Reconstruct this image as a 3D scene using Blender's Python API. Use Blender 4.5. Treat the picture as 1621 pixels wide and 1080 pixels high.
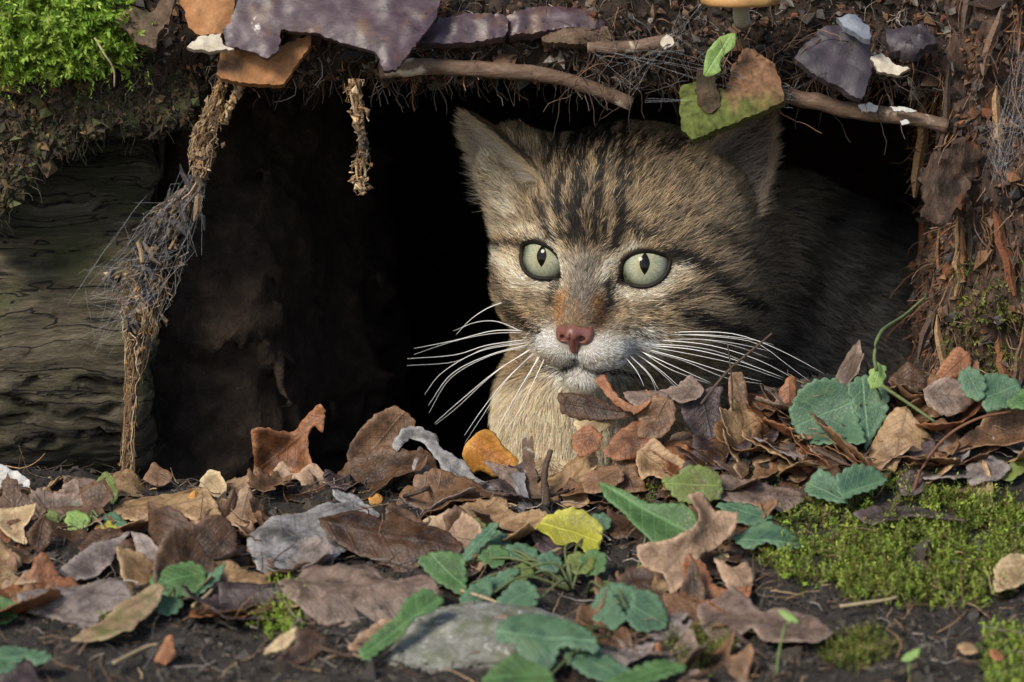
import bpy, math, random
import numpy as np
from mathutils import Vector, Matrix
from mathutils.geometry import delaunay_2d_cdt
from mathutils.bvhtree import BVHTree

rng = np.random.default_rng(11)
R = random.Random(11)
for o in list(bpy.data.objects):
    bpy.data.objects.remove(o)
scene = bpy.context.scene
COL = scene.collection

# ------------------------------------------------------------------ camera
PX = 0.00025                      # metres per photograph pixel in the plane of the den mouth
DIST = 2.6
PITCH = math.radians(8)
TGT = np.array((0.0, 0.0, 0.055))
FWD = np.array((0.0, math.cos(PITCH), -math.sin(PITCH)))
UPV = np.array((0.0, math.sin(PITCH), math.cos(PITCH)))
RGT = np.array((1.0, 0.0, 0.0))
EYE = TGT - FWD * DIST
cd = bpy.data.cameras.new('camera')
cam = bpy.data.objects.new('camera', cd)
COL.objects.link(cam)
cam.location = EYE
cam.rotation_euler = (math.pi / 2 - PITCH, 0, 0)
cd.sensor_width = 36
cd.lens = 36 * DIST / (1621 * PX)
cd.clip_start = 0.05
cd.clip_end = 200
cd.dof.use_dof = True
cd.dof.focus_distance = DIST + 0.01
cd.dof.aperture_fstop = 11
scene.camera = cam

# ------------------------------------------------------------------ world, sun, exposure
SUN_EL, SUN_AZ = math.radians(37), math.radians(-36)     # azimuth measured from the camera side, towards -x
sun_dir = np.array((math.sin(SUN_AZ) * math.cos(SUN_EL), -math.cos(SUN_AZ) * math.cos(SUN_EL), math.sin(SUN_EL)))
w = bpy.data.worlds.new('World')
scene.world = w
w.use_nodes = True
wn = w.node_tree
bg = wn.nodes['Background']
sky = wn.nodes.new('ShaderNodeTexSky')
sky.sky_type = 'NISHITA'
sky.sun_disc = False
sky.sun_elevation = SUN_EL
sky.sun_rotation = math.atan2(sun_dir[0], sun_dir[1])
wn.links.new(sky.outputs['Color'], bg.inputs['Color'])
bg.inputs['Strength'].default_value = 0.066
sl = bpy.data.lights.new('sun', 'SUN')
sl.energy = 1.5
sl.angle = math.radians(16)
sl.color = (1.0, 0.92, 0.79)
so = bpy.data.objects.new('sun', sl)
COL.objects.link(so)
so.location = (-2, -3, 3)
so.rotation_euler = Vector(-sun_dir).to_track_quat('-Z', 'Y').to_euler()
vs = scene.view_settings
vs.view_transform = 'Standard'
vs.look = 'None'
vs.gamma = 1
vs.exposure = 1.42
vs.use_curve_mapping = False
scene.cycles.use_denoising = True
scene.cycles.max_bounces = 8
scene.cycles.transparent_max_bounces = 8

# ------------------------------------------------------------------ helpers
def ray(px, py):
    px = np.asarray(px, float); py = np.asarray(py, float)
    return FWD + np.multiply.outer((px - 810.5) * PX / DIST, RGT) + np.multiply.outer((540 - py) * PX / DIST, UPV)

def at(px, py, y):
    d = ray(px, py)
    t = (y - EYE[1]) / d[..., 1]
    return EYE + d * np.asarray(t)[..., None]

def topx(P):
    q = P - EYE
    f = q @ FWD
    return 810.5 + (q @ RGT) / f * DIST / PX, 540 - (q @ UPV) / f * DIST / PX

def _h(ix, iy, iz, s):
    n = (ix * 374761393 + iy * 668265263 + iz * 2147483647 + s * 974711) & 0x7fffffff
    n = ((n ^ (n >> 13)) * 1274126177) & 0x7fffffff
    n = ((n ^ (n >> 16)) * 60493) & 0x7fffffff
    return (n & 0xffff) / 65535.0

def vnoise(P, sc=1.0, s=0):
    Q = np.asarray(P, float) * sc + 1000.0
    I = np.floor(Q).astype(np.int64); f = Q - I
    f = f * f * (3 - 2 * f)
    x, y, z = I[..., 0], I[..., 1], I[..., 2]
    fx, fy, fz = f[..., 0], f[..., 1], f[..., 2]
    r = 0
    for dx in (0, 1):
        for dy in (0, 1):
            for dz in (0, 1):
                r = r + _h(x + dx, y + dy, z + dz, s) * (fx if dx else 1 - fx) * (fy if dy else 1 - fy) * (fz if dz else 1 - fz)
    return r * 2 - 1

def fbm(P, sc=1.0, s=0, o=3):
    r = 0; a = 1.0; t = 0
    for k in range(o):
        r = r + a * vnoise(P, sc * 2.03 ** k, s + k * 17); t += a; a *= 0.5
    return r / t

def sstep(a, b, x):
    t = np.clip((x - a) / (b - a), 0, 1)
    return t * t * (3 - 2 * t)

def nrm(v):
    return v / np.maximum(np.linalg.norm(v, axis=-1, keepdims=True), 1e-9)

WL = {}
def link(o, parent=None, loc=(0, 0, 0)):
    loc = np.asarray(loc, float)
    COL.objects.link(o)
    WL[o.name] = loc
    if parent is not None:
        o.parent = parent
        o.location = loc - WL[parent.name]
    else:
        o.location = loc
    return o

def tag(o, label=None, cat=None, group=None, kind=None):
    if label: o['label'] = label
    if cat: o['category'] = cat
    if group: o['group'] = group
    if kind: o['kind'] = kind
    return o

def empty(name, loc, label=None, cat=None, group=None):
    o = bpy.data.objects.new(name, None)
    o.empty_display_size = 0.01
    link(o, None, loc)
    return tag(o, label, cat, group)

def mk(name, V, F, mat, parent=None, smooth=True, col=None, uv=None, thick=0, loc=None, off=-1):
    """one mesh object from arrays; F is an int array (n,3)/(n,4) or a list of such arrays"""
    V = np.asarray(V, float)
    Fs = [np.asarray(f, np.int64) for f in (F if isinstance(F, list) else [F]) if len(f)]
    c = V.mean(0) if loc is None else np.asarray(loc, float)
    me = bpy.data.meshes.new(name)
    me.vertices.add(len(V))
    me.vertices.foreach_set('co', (V - c).astype(np.float32).ravel())
    lv = np.concatenate([f.ravel() for f in Fs])
    tot = np.concatenate([np.full(len(f), f.shape[1]) for f in Fs])
    st = np.concatenate(([0], np.cumsum(tot)[:-1]))
    me.loops.add(len(lv)); me.loops.foreach_set('vertex_index', lv.astype(np.int32))
    me.polygons.add(len(tot)); me.polygons.foreach_set('loop_start', st.astype(np.int32))
    me.update(calc_edges=True)
    me.polygons.foreach_set('use_smooth', np.full(len(tot), smooth))
    if col is not None:
        a = me.color_attributes.new('Col', 'FLOAT_COLOR', 'POINT')
        cc = np.ones((len(V), 4), np.float32); cc[:, :3] = col
        a.data.foreach_set('color', cc.ravel())
    if uv is not None:
        l = me.uv_layers.new(name='UVMap')
        l.data.foreach_set('uv', np.asarray(uv, np.float32)[lv].ravel())
    me.validate()
    o = bpy.data.objects.new(name, me)
    if mat is not None: me.materials.append(mat)
    if thick:
        m = o.modifiers.new('solid', 'SOLIDIFY'); m.thickness = thick; m.offset = off
    return link(o, parent, c)

def surface_nets(F, org, h):
    s = F < 0
    nx, ny, nz = F.shape
    c = [F[dx:nx - 1 + dx, dy:ny - 1 + dy, dz:nz - 1 + dz] for dx in (0, 1) for dy in (0, 1) for dz in (0, 1)]
    sg = np.stack([a < 0 for a in c])
    act = sg.any(0) & ~sg.all(0)
    idx = -np.ones(act.shape, np.int64)
    ii = np.argwhere(act)
    idx[act] = np.arange(len(ii))
    vals = np.stack([a[act] for a in c], 1)
    off = np.array([(dx, dy, dz) for dx in (0, 1) for dy in (0, 1) for dz in (0, 1)], float)
    S = np.zeros((len(ii), 3)); n = np.zeros(len(ii))
    for i in range(8):
        for j in range(i + 1, 8):
            if np.abs(off[i] - off[j]).sum() == 1:
                a, b = vals[:, i], vals[:, j]
                m = (a < 0) != (b < 0)
                t = np.where(m, a / np.where(m, a - b, 1), 0)
                S += np.where(m[:, None], off[i] + (off[j] - off[i]) * t[:, None], 0); n += m
    V = (ii + S / n[:, None]) * h + org
    Q = []
    for ax in range(3):
        a, b = [k for k in range(3) if k != ax]
        sl0 = [slice(1, -1)] * 3; sl1 = [slice(1, -1)] * 3
        sl0[ax] = slice(0, -1); sl1[ax] = slice(1, None)
        s0, s1 = s[tuple(sl0)], s[tuple(sl1)]
        e = np.argwhere(s0 != s1)
        flip = s0[tuple(e.T)]
        base = e.copy(); base[:, a] += 1; base[:, b] += 1
        def cell(da, db):
            q = base.copy(); q[:, a] -= da; q[:, b] -= db
            return idx[tuple(q.T)]
        f = np.stack([cell(1, 1), cell(0, 1), cell(0, 0), cell(1, 0)], 1)
        if ax == 1: flip = ~flip
        f[~flip] = f[~flip][:, ::-1]
        Q.append(f)
    Q = np.concatenate(Q)
    return V, Q[(Q >= 0).all(1)]

def grid3(lo, hi, h):
    ax = [np.arange(lo[k], hi[k] + h, h) for k in range(3)]
    return np.stack(np.meshgrid(*ax, indexing='ij'), -1)

def ell(P, c, r):
    q = P - np.asarray(c, float); r = np.asarray(r, float)
    k0 = np.linalg.norm(q / r, axis=-1); k1 = np.linalg.norm(q / r ** 2, axis=-1) + 1e-9
    return k0 * (k0 - 1) / k1

def caps(P, a, b, ra, rb):
    a = np.asarray(a, float); b = np.asarray(b, float)
    ab = b - a
    t = np.clip(((P - a) @ ab) / (ab @ ab), 0, 1)
    return np.linalg.norm(P - a - t[..., None] * ab, axis=-1) - (ra + (rb - ra) * t)

def rbox(P, c, hs, r):
    q = np.abs(P - np.asarray(c, float)) - (np.asarray(hs, float) - r)
    return np.linalg.norm(np.maximum(q, 0), axis=-1) + np.minimum(q.max(-1), 0) - r

def smin(a, b, k):
    h = np.clip(0.5 + 0.5 * (b - a) / k, 0, 1)
    return b + (a - b) * h - k * h * (1 - h)

def vnormals(V, Q):
    T = np.concatenate([Q[:, :3], Q[:, [0, 2, 3]]]) if Q.shape[1] == 4 else Q
    n = np.cross(V[T[:, 1]] - V[T[:, 0]], V[T[:, 2]] - V[T[:, 0]])
    N = np.zeros_like(V)
    for k in range(3): np.add.at(N, T[:, k], n)
    return nrm(N), T

def sample(V, T, N, n, w=None):
    a = np.linalg.norm(np.cross(V[T[:, 1]] - V[T[:, 0]], V[T[:, 2]] - V[T[:, 0]]), axis=1)
    if w is not None: a = a * w
    i = rng.choice(len(T), n, p=a / a.sum())
    u, v = rng.random((2, n)); m = u + v > 1
    u[m], v[m] = 1 - u[m], 1 - v[m]
    b = np.stack([1 - u - v, u, v], 1)[..., None]
    return (V[T[i]] * b).sum(1), nrm((N[T[i]] * b).sum(1)), i

def tubes(P, rad, sides=4):
    """P (n,k,3), rad (n,k) -> one mesh of n tapered tubes"""
    P = np.asarray(P, float); rad = np.asarray(rad, float)
    n, k, _ = P.shape
    tg = nrm(np.gradient(P, axis=1))
    ref = np.where(np.abs(tg[..., 2:3]) > 0.9, np.array((1.0, 0, 0)), np.array((0, 0, 1.0)))
    u = nrm(np.cross(tg, ref)); v = np.cross(tg, u)
    a = np.arange(sides) / sides * 2 * math.pi
    V = P[:, :, None] + rad[..., None, None] * (np.cos(a)[:, None] * u[:, :, None] + np.sin(a)[:, None] * v[:, :, None])
    V = V.reshape(-1, 3)
    i, j, s = np.meshgrid(np.arange(n), np.arange(k - 1), np.arange(sides), indexing='ij')
    b = (i * k + j) * sides; s2 = (s + 1) % sides
    F = np.stack([b + s, b + s2, b + sides + s2, b + sides + s], -1).reshape(-1, 4)
    caps_ = []
    if sides >= 3:
        e = np.arange(n)[:, None] * k * sides
        if sides in (3, 4):
            caps_ = [e + np.arange(sides)[::-1], e + (k - 1) * sides + np.arange(sides)]
    return V, [F] + caps_

def polyline(pts, n=12):
    """resample a 3D polyline smoothly to n points"""
    p = np.asarray(pts, float)
    if len(p) > 2:
        q = np.vstack([2 * p[0] - p[1], p, 2 * p[-1] - p[-2]])
        out = []
        for i in range(1, len(q) - 2):
            for t in np.linspace(0, 1, 8, endpoint=False):
                out.append(0.5 * (2 * q[i] + (q[i + 1] - q[i - 1]) * t + (2 * q[i - 1] - 5 * q[i] + 4 * q[i + 1] - q[i + 2]) * t * t
                                  + (-q[i - 1] + 3 * q[i] - 3 * q[i + 1] + q[i + 2]) * t ** 3))
        p = np.array(out + [q[-2]])
    d = np.r_[0, np.cumsum(np.linalg.norm(np.diff(p, axis=0), axis=1))]
    s = np.linspace(0, d[-1], n)
    return np.stack([np.interp(s, d, p[:, k]) for k in range(p.shape[1])], 1)

def twig_mesh(pts, r0, r1, n=22, sides=7, bump=0.25, seed=0):
    P = polyline(pts, n)
    rad = np.linspace(r0, r1, n)
    V, F = tubes(P[None], rad[None], sides)
    c = np.repeat(P, sides, 0)
    k = 1 + bump * fbm(V, 0.5 / r0, seed)[:, None]
    V = c + (V - c) * k
    m = len(V)
    V = np.vstack([V, P[0], P[-1]])
    a = np.arange(sides); b = (a + 1) % sides
    T = np.vstack([np.stack([np.full(sides, m), b, a], 1), np.stack([np.full(sides, m + 1), m - sides - 0 + a, m - sides + b], 1)])
    return V, [F[0], T]

# ------------------------------------------------------------------ materials
def N_(nt, typ, **kw):
    n = nt.nodes.new('ShaderNode' + typ)
    for k, v in kw.items():
        if k[0] == '_':
            setattr(n, k[1:], v)
        else:
            i = n.inputs[int(k[1:])] if k[0] == 'i' and k[1:].isdigit() else n.inputs[k.replace('__', ' ')]
            if hasattr(v, 'is_output'):
                nt.links.new(v, i)
            else:
                i.default_value = v
    return n

def c4(c): return (c[0], c[1], c[2], 1)

def mat_new(name):
    m = bpy.data.materials.new(name); m.use_nodes = True
    nt = m.node_tree
    return m, nt, nt.nodes['Principled BSDF'], nt.nodes['Material Output']

def ramp(nt, fac, stops):
    r = nt.nodes.new('ShaderNodeValToRGB')
    e = r.color_ramp.elements
    while len(e) < len(stops): e.new(0.5)
    for k, (p, c) in enumerate(stops):
        e[k].position = p
        e[k].color = c4(c) if not np.isscalar(c) else (c, c, c, 1)
    nt.links.new(fac, r.inputs['Fac'])
    return r.outputs['Color']

def mixc(nt, fac, a, b, mode='MIX'):
    m = nt.nodes.new('ShaderNodeMix'); m.data_type = 'RGBA'; m.blend_type = mode
    for s, v in ((0, fac), (6, a), (7, b)):
        if hasattr(v, 'is_output'): nt.links.new(v, m.inputs[s])
        elif s == 0: m.inputs[0].default_value = v
        else: m.inputs[s].default_value = c4(v)
    return m.outputs[2]

def math_(nt, op, a, b=0.0, c=0.0):
    n = nt.nodes.new('ShaderNodeMath'); n.operation = op
    for k, v in enumerate((a, b, c)):
        if hasattr(v, 'is_output'): nt.links.new(v, n.inputs[k])
        else: n.inputs[k].default_value = v
    return n.outputs[0]

def noisy(nt, vec, scale, detail=4, rough=0.6, dist=0.0):
    n = N_(nt, 'TexNoise', Scale=scale, Detail=detail, Roughness=rough, Distortion=dist)
    nt.links.new(vec, n.inputs['Vector'])
    return n.outputs['Fac']

def bump(nt, b, h, strength, dist=0.001):
    n = N_(nt, 'Bump', Strength=strength, Distance=dist, Height=h)
    nt.links.new(n.outputs['Normal'], b.inputs['Normal'])

def rough_mat(name, stops, scale=150, rough=0.9, stretch=(1, 1, 1), extra=None, bstr=0.6, fine=900, bd=0.0015, vcol=False, spec=0.3):
    """earthy material: noise ramp of real colours, optional second colour patches (colour, scale, lo, hi)"""
    m, nt, b, out = mat_new(name)
    g = nt.nodes.new('ShaderNodeNewGeometry')
    mp = N_(nt, 'Mapping', Scale=stretch); nt.links.new(g.outputs['Position'], mp.inputs['Vector'])
    v = mp.outputs['Vector']
    n1 = noisy(nt, v, scale, 6, 0.65, 0.4); n2 = noisy(nt, v, fine, 3, 0.6)
    f = math_(nt, 'ADD', math_(nt, 'MULTIPLY', n1, 0.7), math_(nt, 'MULTIPLY', n2, 0.3))
    c = ramp(nt, f, stops)
    if vcol:
        a = N_(nt, 'Attribute', _attribute_name='Col')
        c = mixc(nt, 1.0, c, a.outputs['Color'], 'MULTIPLY')
    for (ec, es, lo, hi) in (extra or []):
        e = noisy(nt, g.outputs['Position'], es, 4, 0.6)
        e = ramp(nt, e, [(lo, 0), (hi, 1)])
        c = mixc(nt, e, c, ec)
    nt.links.new(c, b.inputs['Base Color'])
    b.inputs['Roughness'].default_value = rough
    b.inputs['Specular IOR Level'].default_value = spec
    bump(nt, b, f, bstr, bd)
    return m

def attr_mat(name, rough=0.85, nscale=700, amt=0.5, trans=0.0, bstr=0.3, spec=0.3):
    """colour from the vertex colour attribute, broken up by fine grain"""
    m, nt, b, out = mat_new(name)
    g = nt.nodes.new('ShaderNodeNewGeometry')
    n = noisy(nt, g.outputs['Position'], nscale, 4, 0.6)
    a = N_(nt, 'Attribute', _attribute_name='Col')
    k = ramp(nt, n, [(0.25, 1 - amt), (0.75, 1 + amt * 0.5)])
    c = mixc(nt, 1.0, a.outputs['Color'], k, 'MULTIPLY')
    nt.links.new(c, b.inputs['Base Color'])
    b.inputs['Roughness'].default_value = rough
    b.inputs['Specular IOR Level'].default_value = spec
    if bstr: bump(nt, b, n, bstr, 0.0006)
    if trans:
        t = N_(nt, 'BsdfTranslucent', Color=c)
        mx = N_(nt, 'MixShader', Fac=trans); nt.links.new(b.outputs[0], mx.inputs[1]); nt.links.new(t.outputs[0], mx.inputs[2])
        nt.links.new(mx.outputs[0], out.inputs['Surface'])
    return m
# ------------------------------------------------------------------ setting: ground and earth bank
def Z(pts, z):
    ox, oy, s = {1: (620, 130, 2.3838), 2: (0, 0, 2.7), 3: (0, 380, 2.571), 4: (0, 700, 2.843), 5: (380, 600, 2.25), 6: (860, 540, 2.0),
                 7: (480, 0, 2.6145), 8: (1020, 0, 1.8003)}[z]
    return np.array(pts, float) / s + (ox, oy)

def gz0(x, y):
    f = np.minimum(y, 0)
    z = -0.003 + np.where(f > -0.5, 0.215 * f, 0.215 * -0.5 + 0.05 * (f + 0.5))
    z = z + 0.040 * sstep(0.02, 0.13, x) * np.exp(-(np.minimum(y - 0.01, 0) / 0.075) ** 2) * (1 - 0.6 * sstep(0.02, 0.09, y) * sstep(0.18, 0.12, x))
    z = z - 0.034 * sstep(-0.004, 0.05, y) * sstep(0.07, 0.0, x)
    z = z + 0.006 * sstep(-0.09, -0.2, x) * np.exp(-(np.minimum(y, 0) / 0.05) ** 2)
    return z
def gz(x, y):
    P = np.stack([x, y, np.zeros_like(x)], -1)
    near = np.exp(-(np.hypot(x, y + 0.1) / 0.9) ** 2)
    return gz0(x, y) + near * (0.004 * fbm(P, 28, 1) + 0.0022 * fbm(P, 140, 2))

def ground_hit(px, py):
    """where the sight line through a photograph pixel meets the soil"""
    d = ray(px, py)
    y = np.linspace(-0.5, 0.6, 1101)
    t = (y - EYE[1]) / d[1]
    P = EYE + t[:, None] * d
    k = np.argmax(P[:, 2] < gz0(P[:, 0], P[:, 1]))
    return P[k]

gx = np.r_[-9, -6, -4, -2.5, -1.6, -1.0, -0.7, -0.5, -0.4, np.arange(-0.3, 0.3001, 0.003), 0.4, 0.5, 0.7, 1.0, 1.6, 2.5, 4, 6, 9]
gy = np.r_[-14, -9, -6, -4.5, -3.2, -2.4, -1.7, -1.2, -0.8, -0.55, -0.42, np.arange(-0.34, 0.1401, 0.003), np.arange(0.15, 0.81, 0.02), 1.2, 2, 4, 8]
X, Y = np.meshgrid(gx, gy, indexing='ij')
V = np.stack([X, Y, gz(X, Y)], -1).reshape(-1, 3)
i, j = np.meshgrid(np.arange(len(gx) - 1), np.arange(len(gy) - 1), indexing='ij')
Q = np.stack([i * len(gy) + j, (i + 1) * len(gy) + j, (i + 1) * len(gy) + j + 1, i * len(gy) + j + 1], -1).reshape(-1, 4)
mat_soil = rough_mat('soil', [(0.3, (0.010, 0.009, 0.008)), (0.5, (0.030, 0.025, 0.021)), (0.72, (0.075, 0.062, 0.05))], 130, 0.85, fine=1100, bstr=1.0, bd=0.003,
                     extra=[((0.10, 0.085, 0.07), 60, 0.62, 0.75)])
ground = tag(mk('ground', V, Q, mat_soil), kind='structure')

# bank of earth with the den hollowed out of it
def bank_sdf(P):
    n = 0.010 * fbm(P, 22, 31, 2) + 0.006 * fbm(P, 70, 32, 2) + 0.003 * vnoise(P, 220, 33)
    x, y, z = P[..., 0], P[..., 1], P[..., 2]
    d = 0.012 - y + n + 0.02 * sstep(0.20, 0.33, z)                          # everything behind the face
    cav = rbox(P, (0.013, 0.27, 0.055), (0.167, 0.36, 0.105), 0.04) + 1.2 * n
    cav = smin(cav, rbox(P, (-0.24, 0.10, 0.05), (0.16, 0.17, 0.098), 0.03) + n, 0.02)
    d = np.maximum(d, -cav)
    d = smin(d, ell(P, at(322, 550, 0.172), (0.052, 0.085, 0.125)) + 1.5 * n, 0.02)
    d = smin(d, ell(P, at(440, 480, 0.25), (0.05, 0.085, 0.14)) + 1.5 * n, 0.02)
    return d
lo = np.array((-0.40, -0.06, -0.06)); h = 0.005
V, Q = surface_nets(bank_sdf(grid3(lo, (0.40, 0.72, 0.34), h)), lo, h)
BN, BT = vnormals(V, Q)
if BN[V[:, 1] < 0.03][:, 1].mean() > 0: Q = Q[:, ::-1]; BN, BT = vnormals(V, Q)
mat_bank = rough_mat('bank_earth', [(0.3, (0.010, 0.007, 0.005)), (0.52, (0.034, 0.023, 0.016)), (0.75, (0.09, 0.06, 0.04))], 160, 0.92, fine=1000, bstr=1.0, bd=0.003)
BV = V
bank = tag(mk('earth_bank', V, Q, mat_bank), kind='structure')
# the hillside that carries on round the den
def hill(x, z):
    P = np.stack([x, z, 0 * x], -1)
    return 0.055 + 0.03 * fbm(P, 6, 5) + 0.35 * np.maximum(z - 0.34, 0) + 0.02 * np.maximum(np.abs(x) - 0.4, 0)
hx = np.r_[-9, -6, -4, -2.5, -1.5, np.arange(-1, 1.01, 0.05), 1.5, 2.5, 4, 6, 9]
hz = np.r_[-0.3, np.arange(-0.1, 0.8, 0.04), 1.0, 1.4, 1.8, 2.3]
X, Zz = np.meshgrid(hx, hz, indexing='ij')
V = np.stack([X, hill(X, Zz), Zz], -1).reshape(-1, 3)
i, j = np.meshgrid(np.arange(len(hx) - 1), np.arange(len(hz) - 1), indexing='ij')
Q = np.stack([i * len(hz) + j, (i + 1) * len(hz) + j, (i + 1) * len(hz) + j + 1, i * len(hz) + j + 1], -1).reshape(-1, 4)
c = V[Q].mean(1)
Q = Q[~((np.abs(c[:, 0]) < 0.37) & (c[:, 2] < 0.31))]
hillside = tag(mk('hillside', V, Q, mat_bank), kind='structure')

# ------------------------------------------------------------------ weathered log in the shade beside the den
def log_mesh():
    x1 = at(252, 500, 0.06)[0]
    xs = np.arange(-0.40, x1 + 1e-6, 0.0022); th = np.linspace(0, 2 * math.pi, 220, endpoint=False)
    X, T = np.meshgrid(xs, th, indexing='ij')
    zc, yc, r0 = 0.058, 0.125, 0.082
    P = np.stack([X * 0.10, np.cos(T) * r0, np.sin(T) * r0], -1)
    wav = 0.0022 * np.sin(X * 45 + 4 * np.sin(T * 5)) + 0.0012 * np.sin(X * 210 + 9 * np.sin(T * 11))
    P[..., 2] += wav * 1.6
    rid = fbm(P, 150, 41, 3); rid2 = fbm(P * (2.2, 1, 1), 480, 43, 3); gro = fbm(P * (1.4, 1, 1), 60, 44, 2)
    crack = np.exp(-(gro / 0.045) ** 2)
    r = r0 * (1 + 0.02 * vnoise(np.stack([X, T * .02, 0 * X], -1), 14, 46)) + 0.0034 * rid + 0.0018 * rid2 - 0.0055 * crack
    r = r * (1 - 0.18 * sstep(x1 - 0.012, x1 + 0.004, X) ** 2)
    xx = X + 0.004 * fbm(np.stack([T * 2, X * 0, X * 0], -1), 3, 47) * sstep(x1 - 0.05, x1, X)
    V = np.stack([xx, yc - np.cos(T) * r, zc + np.sin(T) * r], -1)
    n, m = X.shape
    i, j = np.meshgrid(np.arange(n - 1), np.arange(m), indexing='ij')
    Q = np.stack([i * m + j, (i + 1) * m + j, (i + 1) * m + (j + 1) % m, i * m + (j + 1) % m], -1).reshape(-1, 4)
    V = V.reshape(-1, 3)
    k = len(V); V = np.vstack([V, (x1 - 0.004, yc, zc)])
    a = (n - 1) * m + np.arange(m); b_ = (n - 1) * m + (np.arange(m) + 1) % m
    return V, [Q, np.stack([a, np.full(m, k), b_], 1)[:, ::-1]]
def log_material():
    m, nt, b, out = mat_new('weathered_wood')
    g = nt.nodes.new('ShaderNodeNewGeometry')
    wob = N_(nt, 'TexNoise', Scale=26.0, Detail=2.0); nt.links.new(g.outputs['Position'], wob.inputs['Vector'])
    sc = N_(nt, 'VectorMath', _operation='MULTIPLY_ADD'); nt.links.new(wob.outputs['Color'], sc.inputs[0]); sc.inputs[1].default_value = (0.0, 0.012, 0.016); nt.links.new(g.outputs['Position'], sc.inputs[2])
    def st(x): 
        mp = N_(nt, 'Mapping', Scale=(x, 1, 1)); nt.links.new(sc.outputs[0], mp.inputs['Vector']); return mp.outputs['Vector']
    grain = noisy(nt, st(.07), 900, 6, .7); bands = noisy(nt, st(.05), 190, 3, .55); fine = noisy(nt, st(.25), 2600, 3, .6)
    crack = math_(nt, 'ABSOLUTE', math_(nt, 'SUBTRACT', noisy(nt, st(.08), 120, 3, .5), .5))
    crack = ramp(nt, crack, [(0.004, 1), (0.022, 0)])
    f = math_(nt, 'ADD', math_(nt, 'MULTIPLY', grain, .5), math_(nt, 'MULTIPLY', bands, .5))
    c = ramp(nt, f, [(.36, (.020, .016, .010)), (.47, (.075, .060, .036)), (.56, (.13, .108, .070)), (.66, (.22, .185, .125))])
    patch = ramp(nt, noisy(nt, g.outputs['Position'], 34, 4, .65), [(.48, 0), (.62, .8)])
    c = mixc(nt, patch, c, mixc(nt, f, (.035, .038, .012), (.10, .105, .038)))
    c = mixc(nt, crack, c, (.008, .006, .005))
    nt.links.new(c, b.inputs['Base Color']); b.inputs['Roughness'].default_value = .85
    h = math_(nt, 'SUBTRACT', math_(nt, 'ADD', f, math_(nt, 'MULTIPLY', fine, .25)), math_(nt, 'MULTIPLY', crack, .5))
    bump(nt, b, h, 1.0, .0035)
    return m
mat_log = log_material()
V, F = log_mesh()
log = mk('weathered_log', V, F, mat_log)
tag(log, 'weathered olive brown log with wavy cracked grain lying in the shade beside the den', 'log')

# ------------------------------------------------------------------ rotten stump closing the den on the other side
def stump_sdf(P):
    S = P * np.array((1, 1, 0.22))
    n = 0.0085 * fbm(S, 60, 51, 2) + 0.005 * fbm(S, 190, 52, 2) + 0.0075 * fbm(P, 85, 53, 2) + 0.0018 * vnoise(P, 300, 54)
    x, z = P[..., 0], P[..., 2]
    edge = 0.172 + 0.010 * sstep(0.16, 0.05, z) * 0 - 0.006 * np.exp(-((z - 0.135) / 0.02) ** 2) + 0.008 * np.exp(-((z - 0.102) / 0.014) ** 2) - 0.012 * sstep(0.065, 0.03, z)
    d = rbox(P, (0.31, 0.105, 0.14), (0.137, 0.105, 0.22), 0.018)
    d = np.maximum(d, edge - x)
    return d + n
lo = np.array((0.12, -0.03, -0.02)); h = 0.0032
V, Q = surface_nets(stump_sdf(grid3(lo, (0.36, 0.14, 0.30), h)), lo, h)
SN, ST = vnormals(V, Q)
if SN[V[:, 1] < 0.02][:, 1].mean() > 0: Q = Q[:, ::-1]; SN, ST = vnormals(V, Q)
SV = V
mat_rot = rough_mat('rotten_wood', [(0.28, (0.010, 0.007, 0.006)), (0.48, (0.055, 0.034, 0.024)), (0.62, (0.115, 0.072, 0.050)), (0.78, (0.22, 0.15, 0.11))], 190, 0.9, stretch=(1, 1, 0.28), fine=1300, bstr=1.0, bd=0.0025,
                    extra=[((0.20, 0.062, 0.022), 55, 0.60, 0.72), ((0.012, 0.010, 0.009), 48, 0.55, 0.66)])
stump = empty('rotten_stump', (0.25, 0.06, 0.0), 'crumbling reddish brown rotten stump walling one side of the den', 'stump')
mk('trunk', V, Q, mat_rot, stump)
mat_chip = attr_mat('wood_debris', 0.85, 900, 0.55)
# ------------------------------------------------------------------ the cat
PSI, THE, ROL = math.radians(21), math.radians(4), math.radians(1.8)
HC = at(982, 377, 0.058)
_ex = np.array((math.cos(PSI), -math.sin(PSI), 0)); _ey = np.array((-math.sin(PSI), -math.cos(PSI), 0)); _ez = np.array((0, 0, 1.0))
_ey, _ez = _ey * math.cos(THE) - _ez * math.sin(THE), _ez * math.cos(THE) + _ey * math.sin(THE)
_ex, _ez = _ex * math.cos(ROL) - _ez * math.sin(ROL), _ez * math.cos(ROL) + _ex * math.sin(ROL)
HM = np.stack([_ex, _ey, _ez])            # rows: local axes in world space
def h2w(p): return HC + (np.asarray(p, float) * 0.001) @ HM
def w2h(P): return ((P - HC) @ HM.T) * 1000.0

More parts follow.
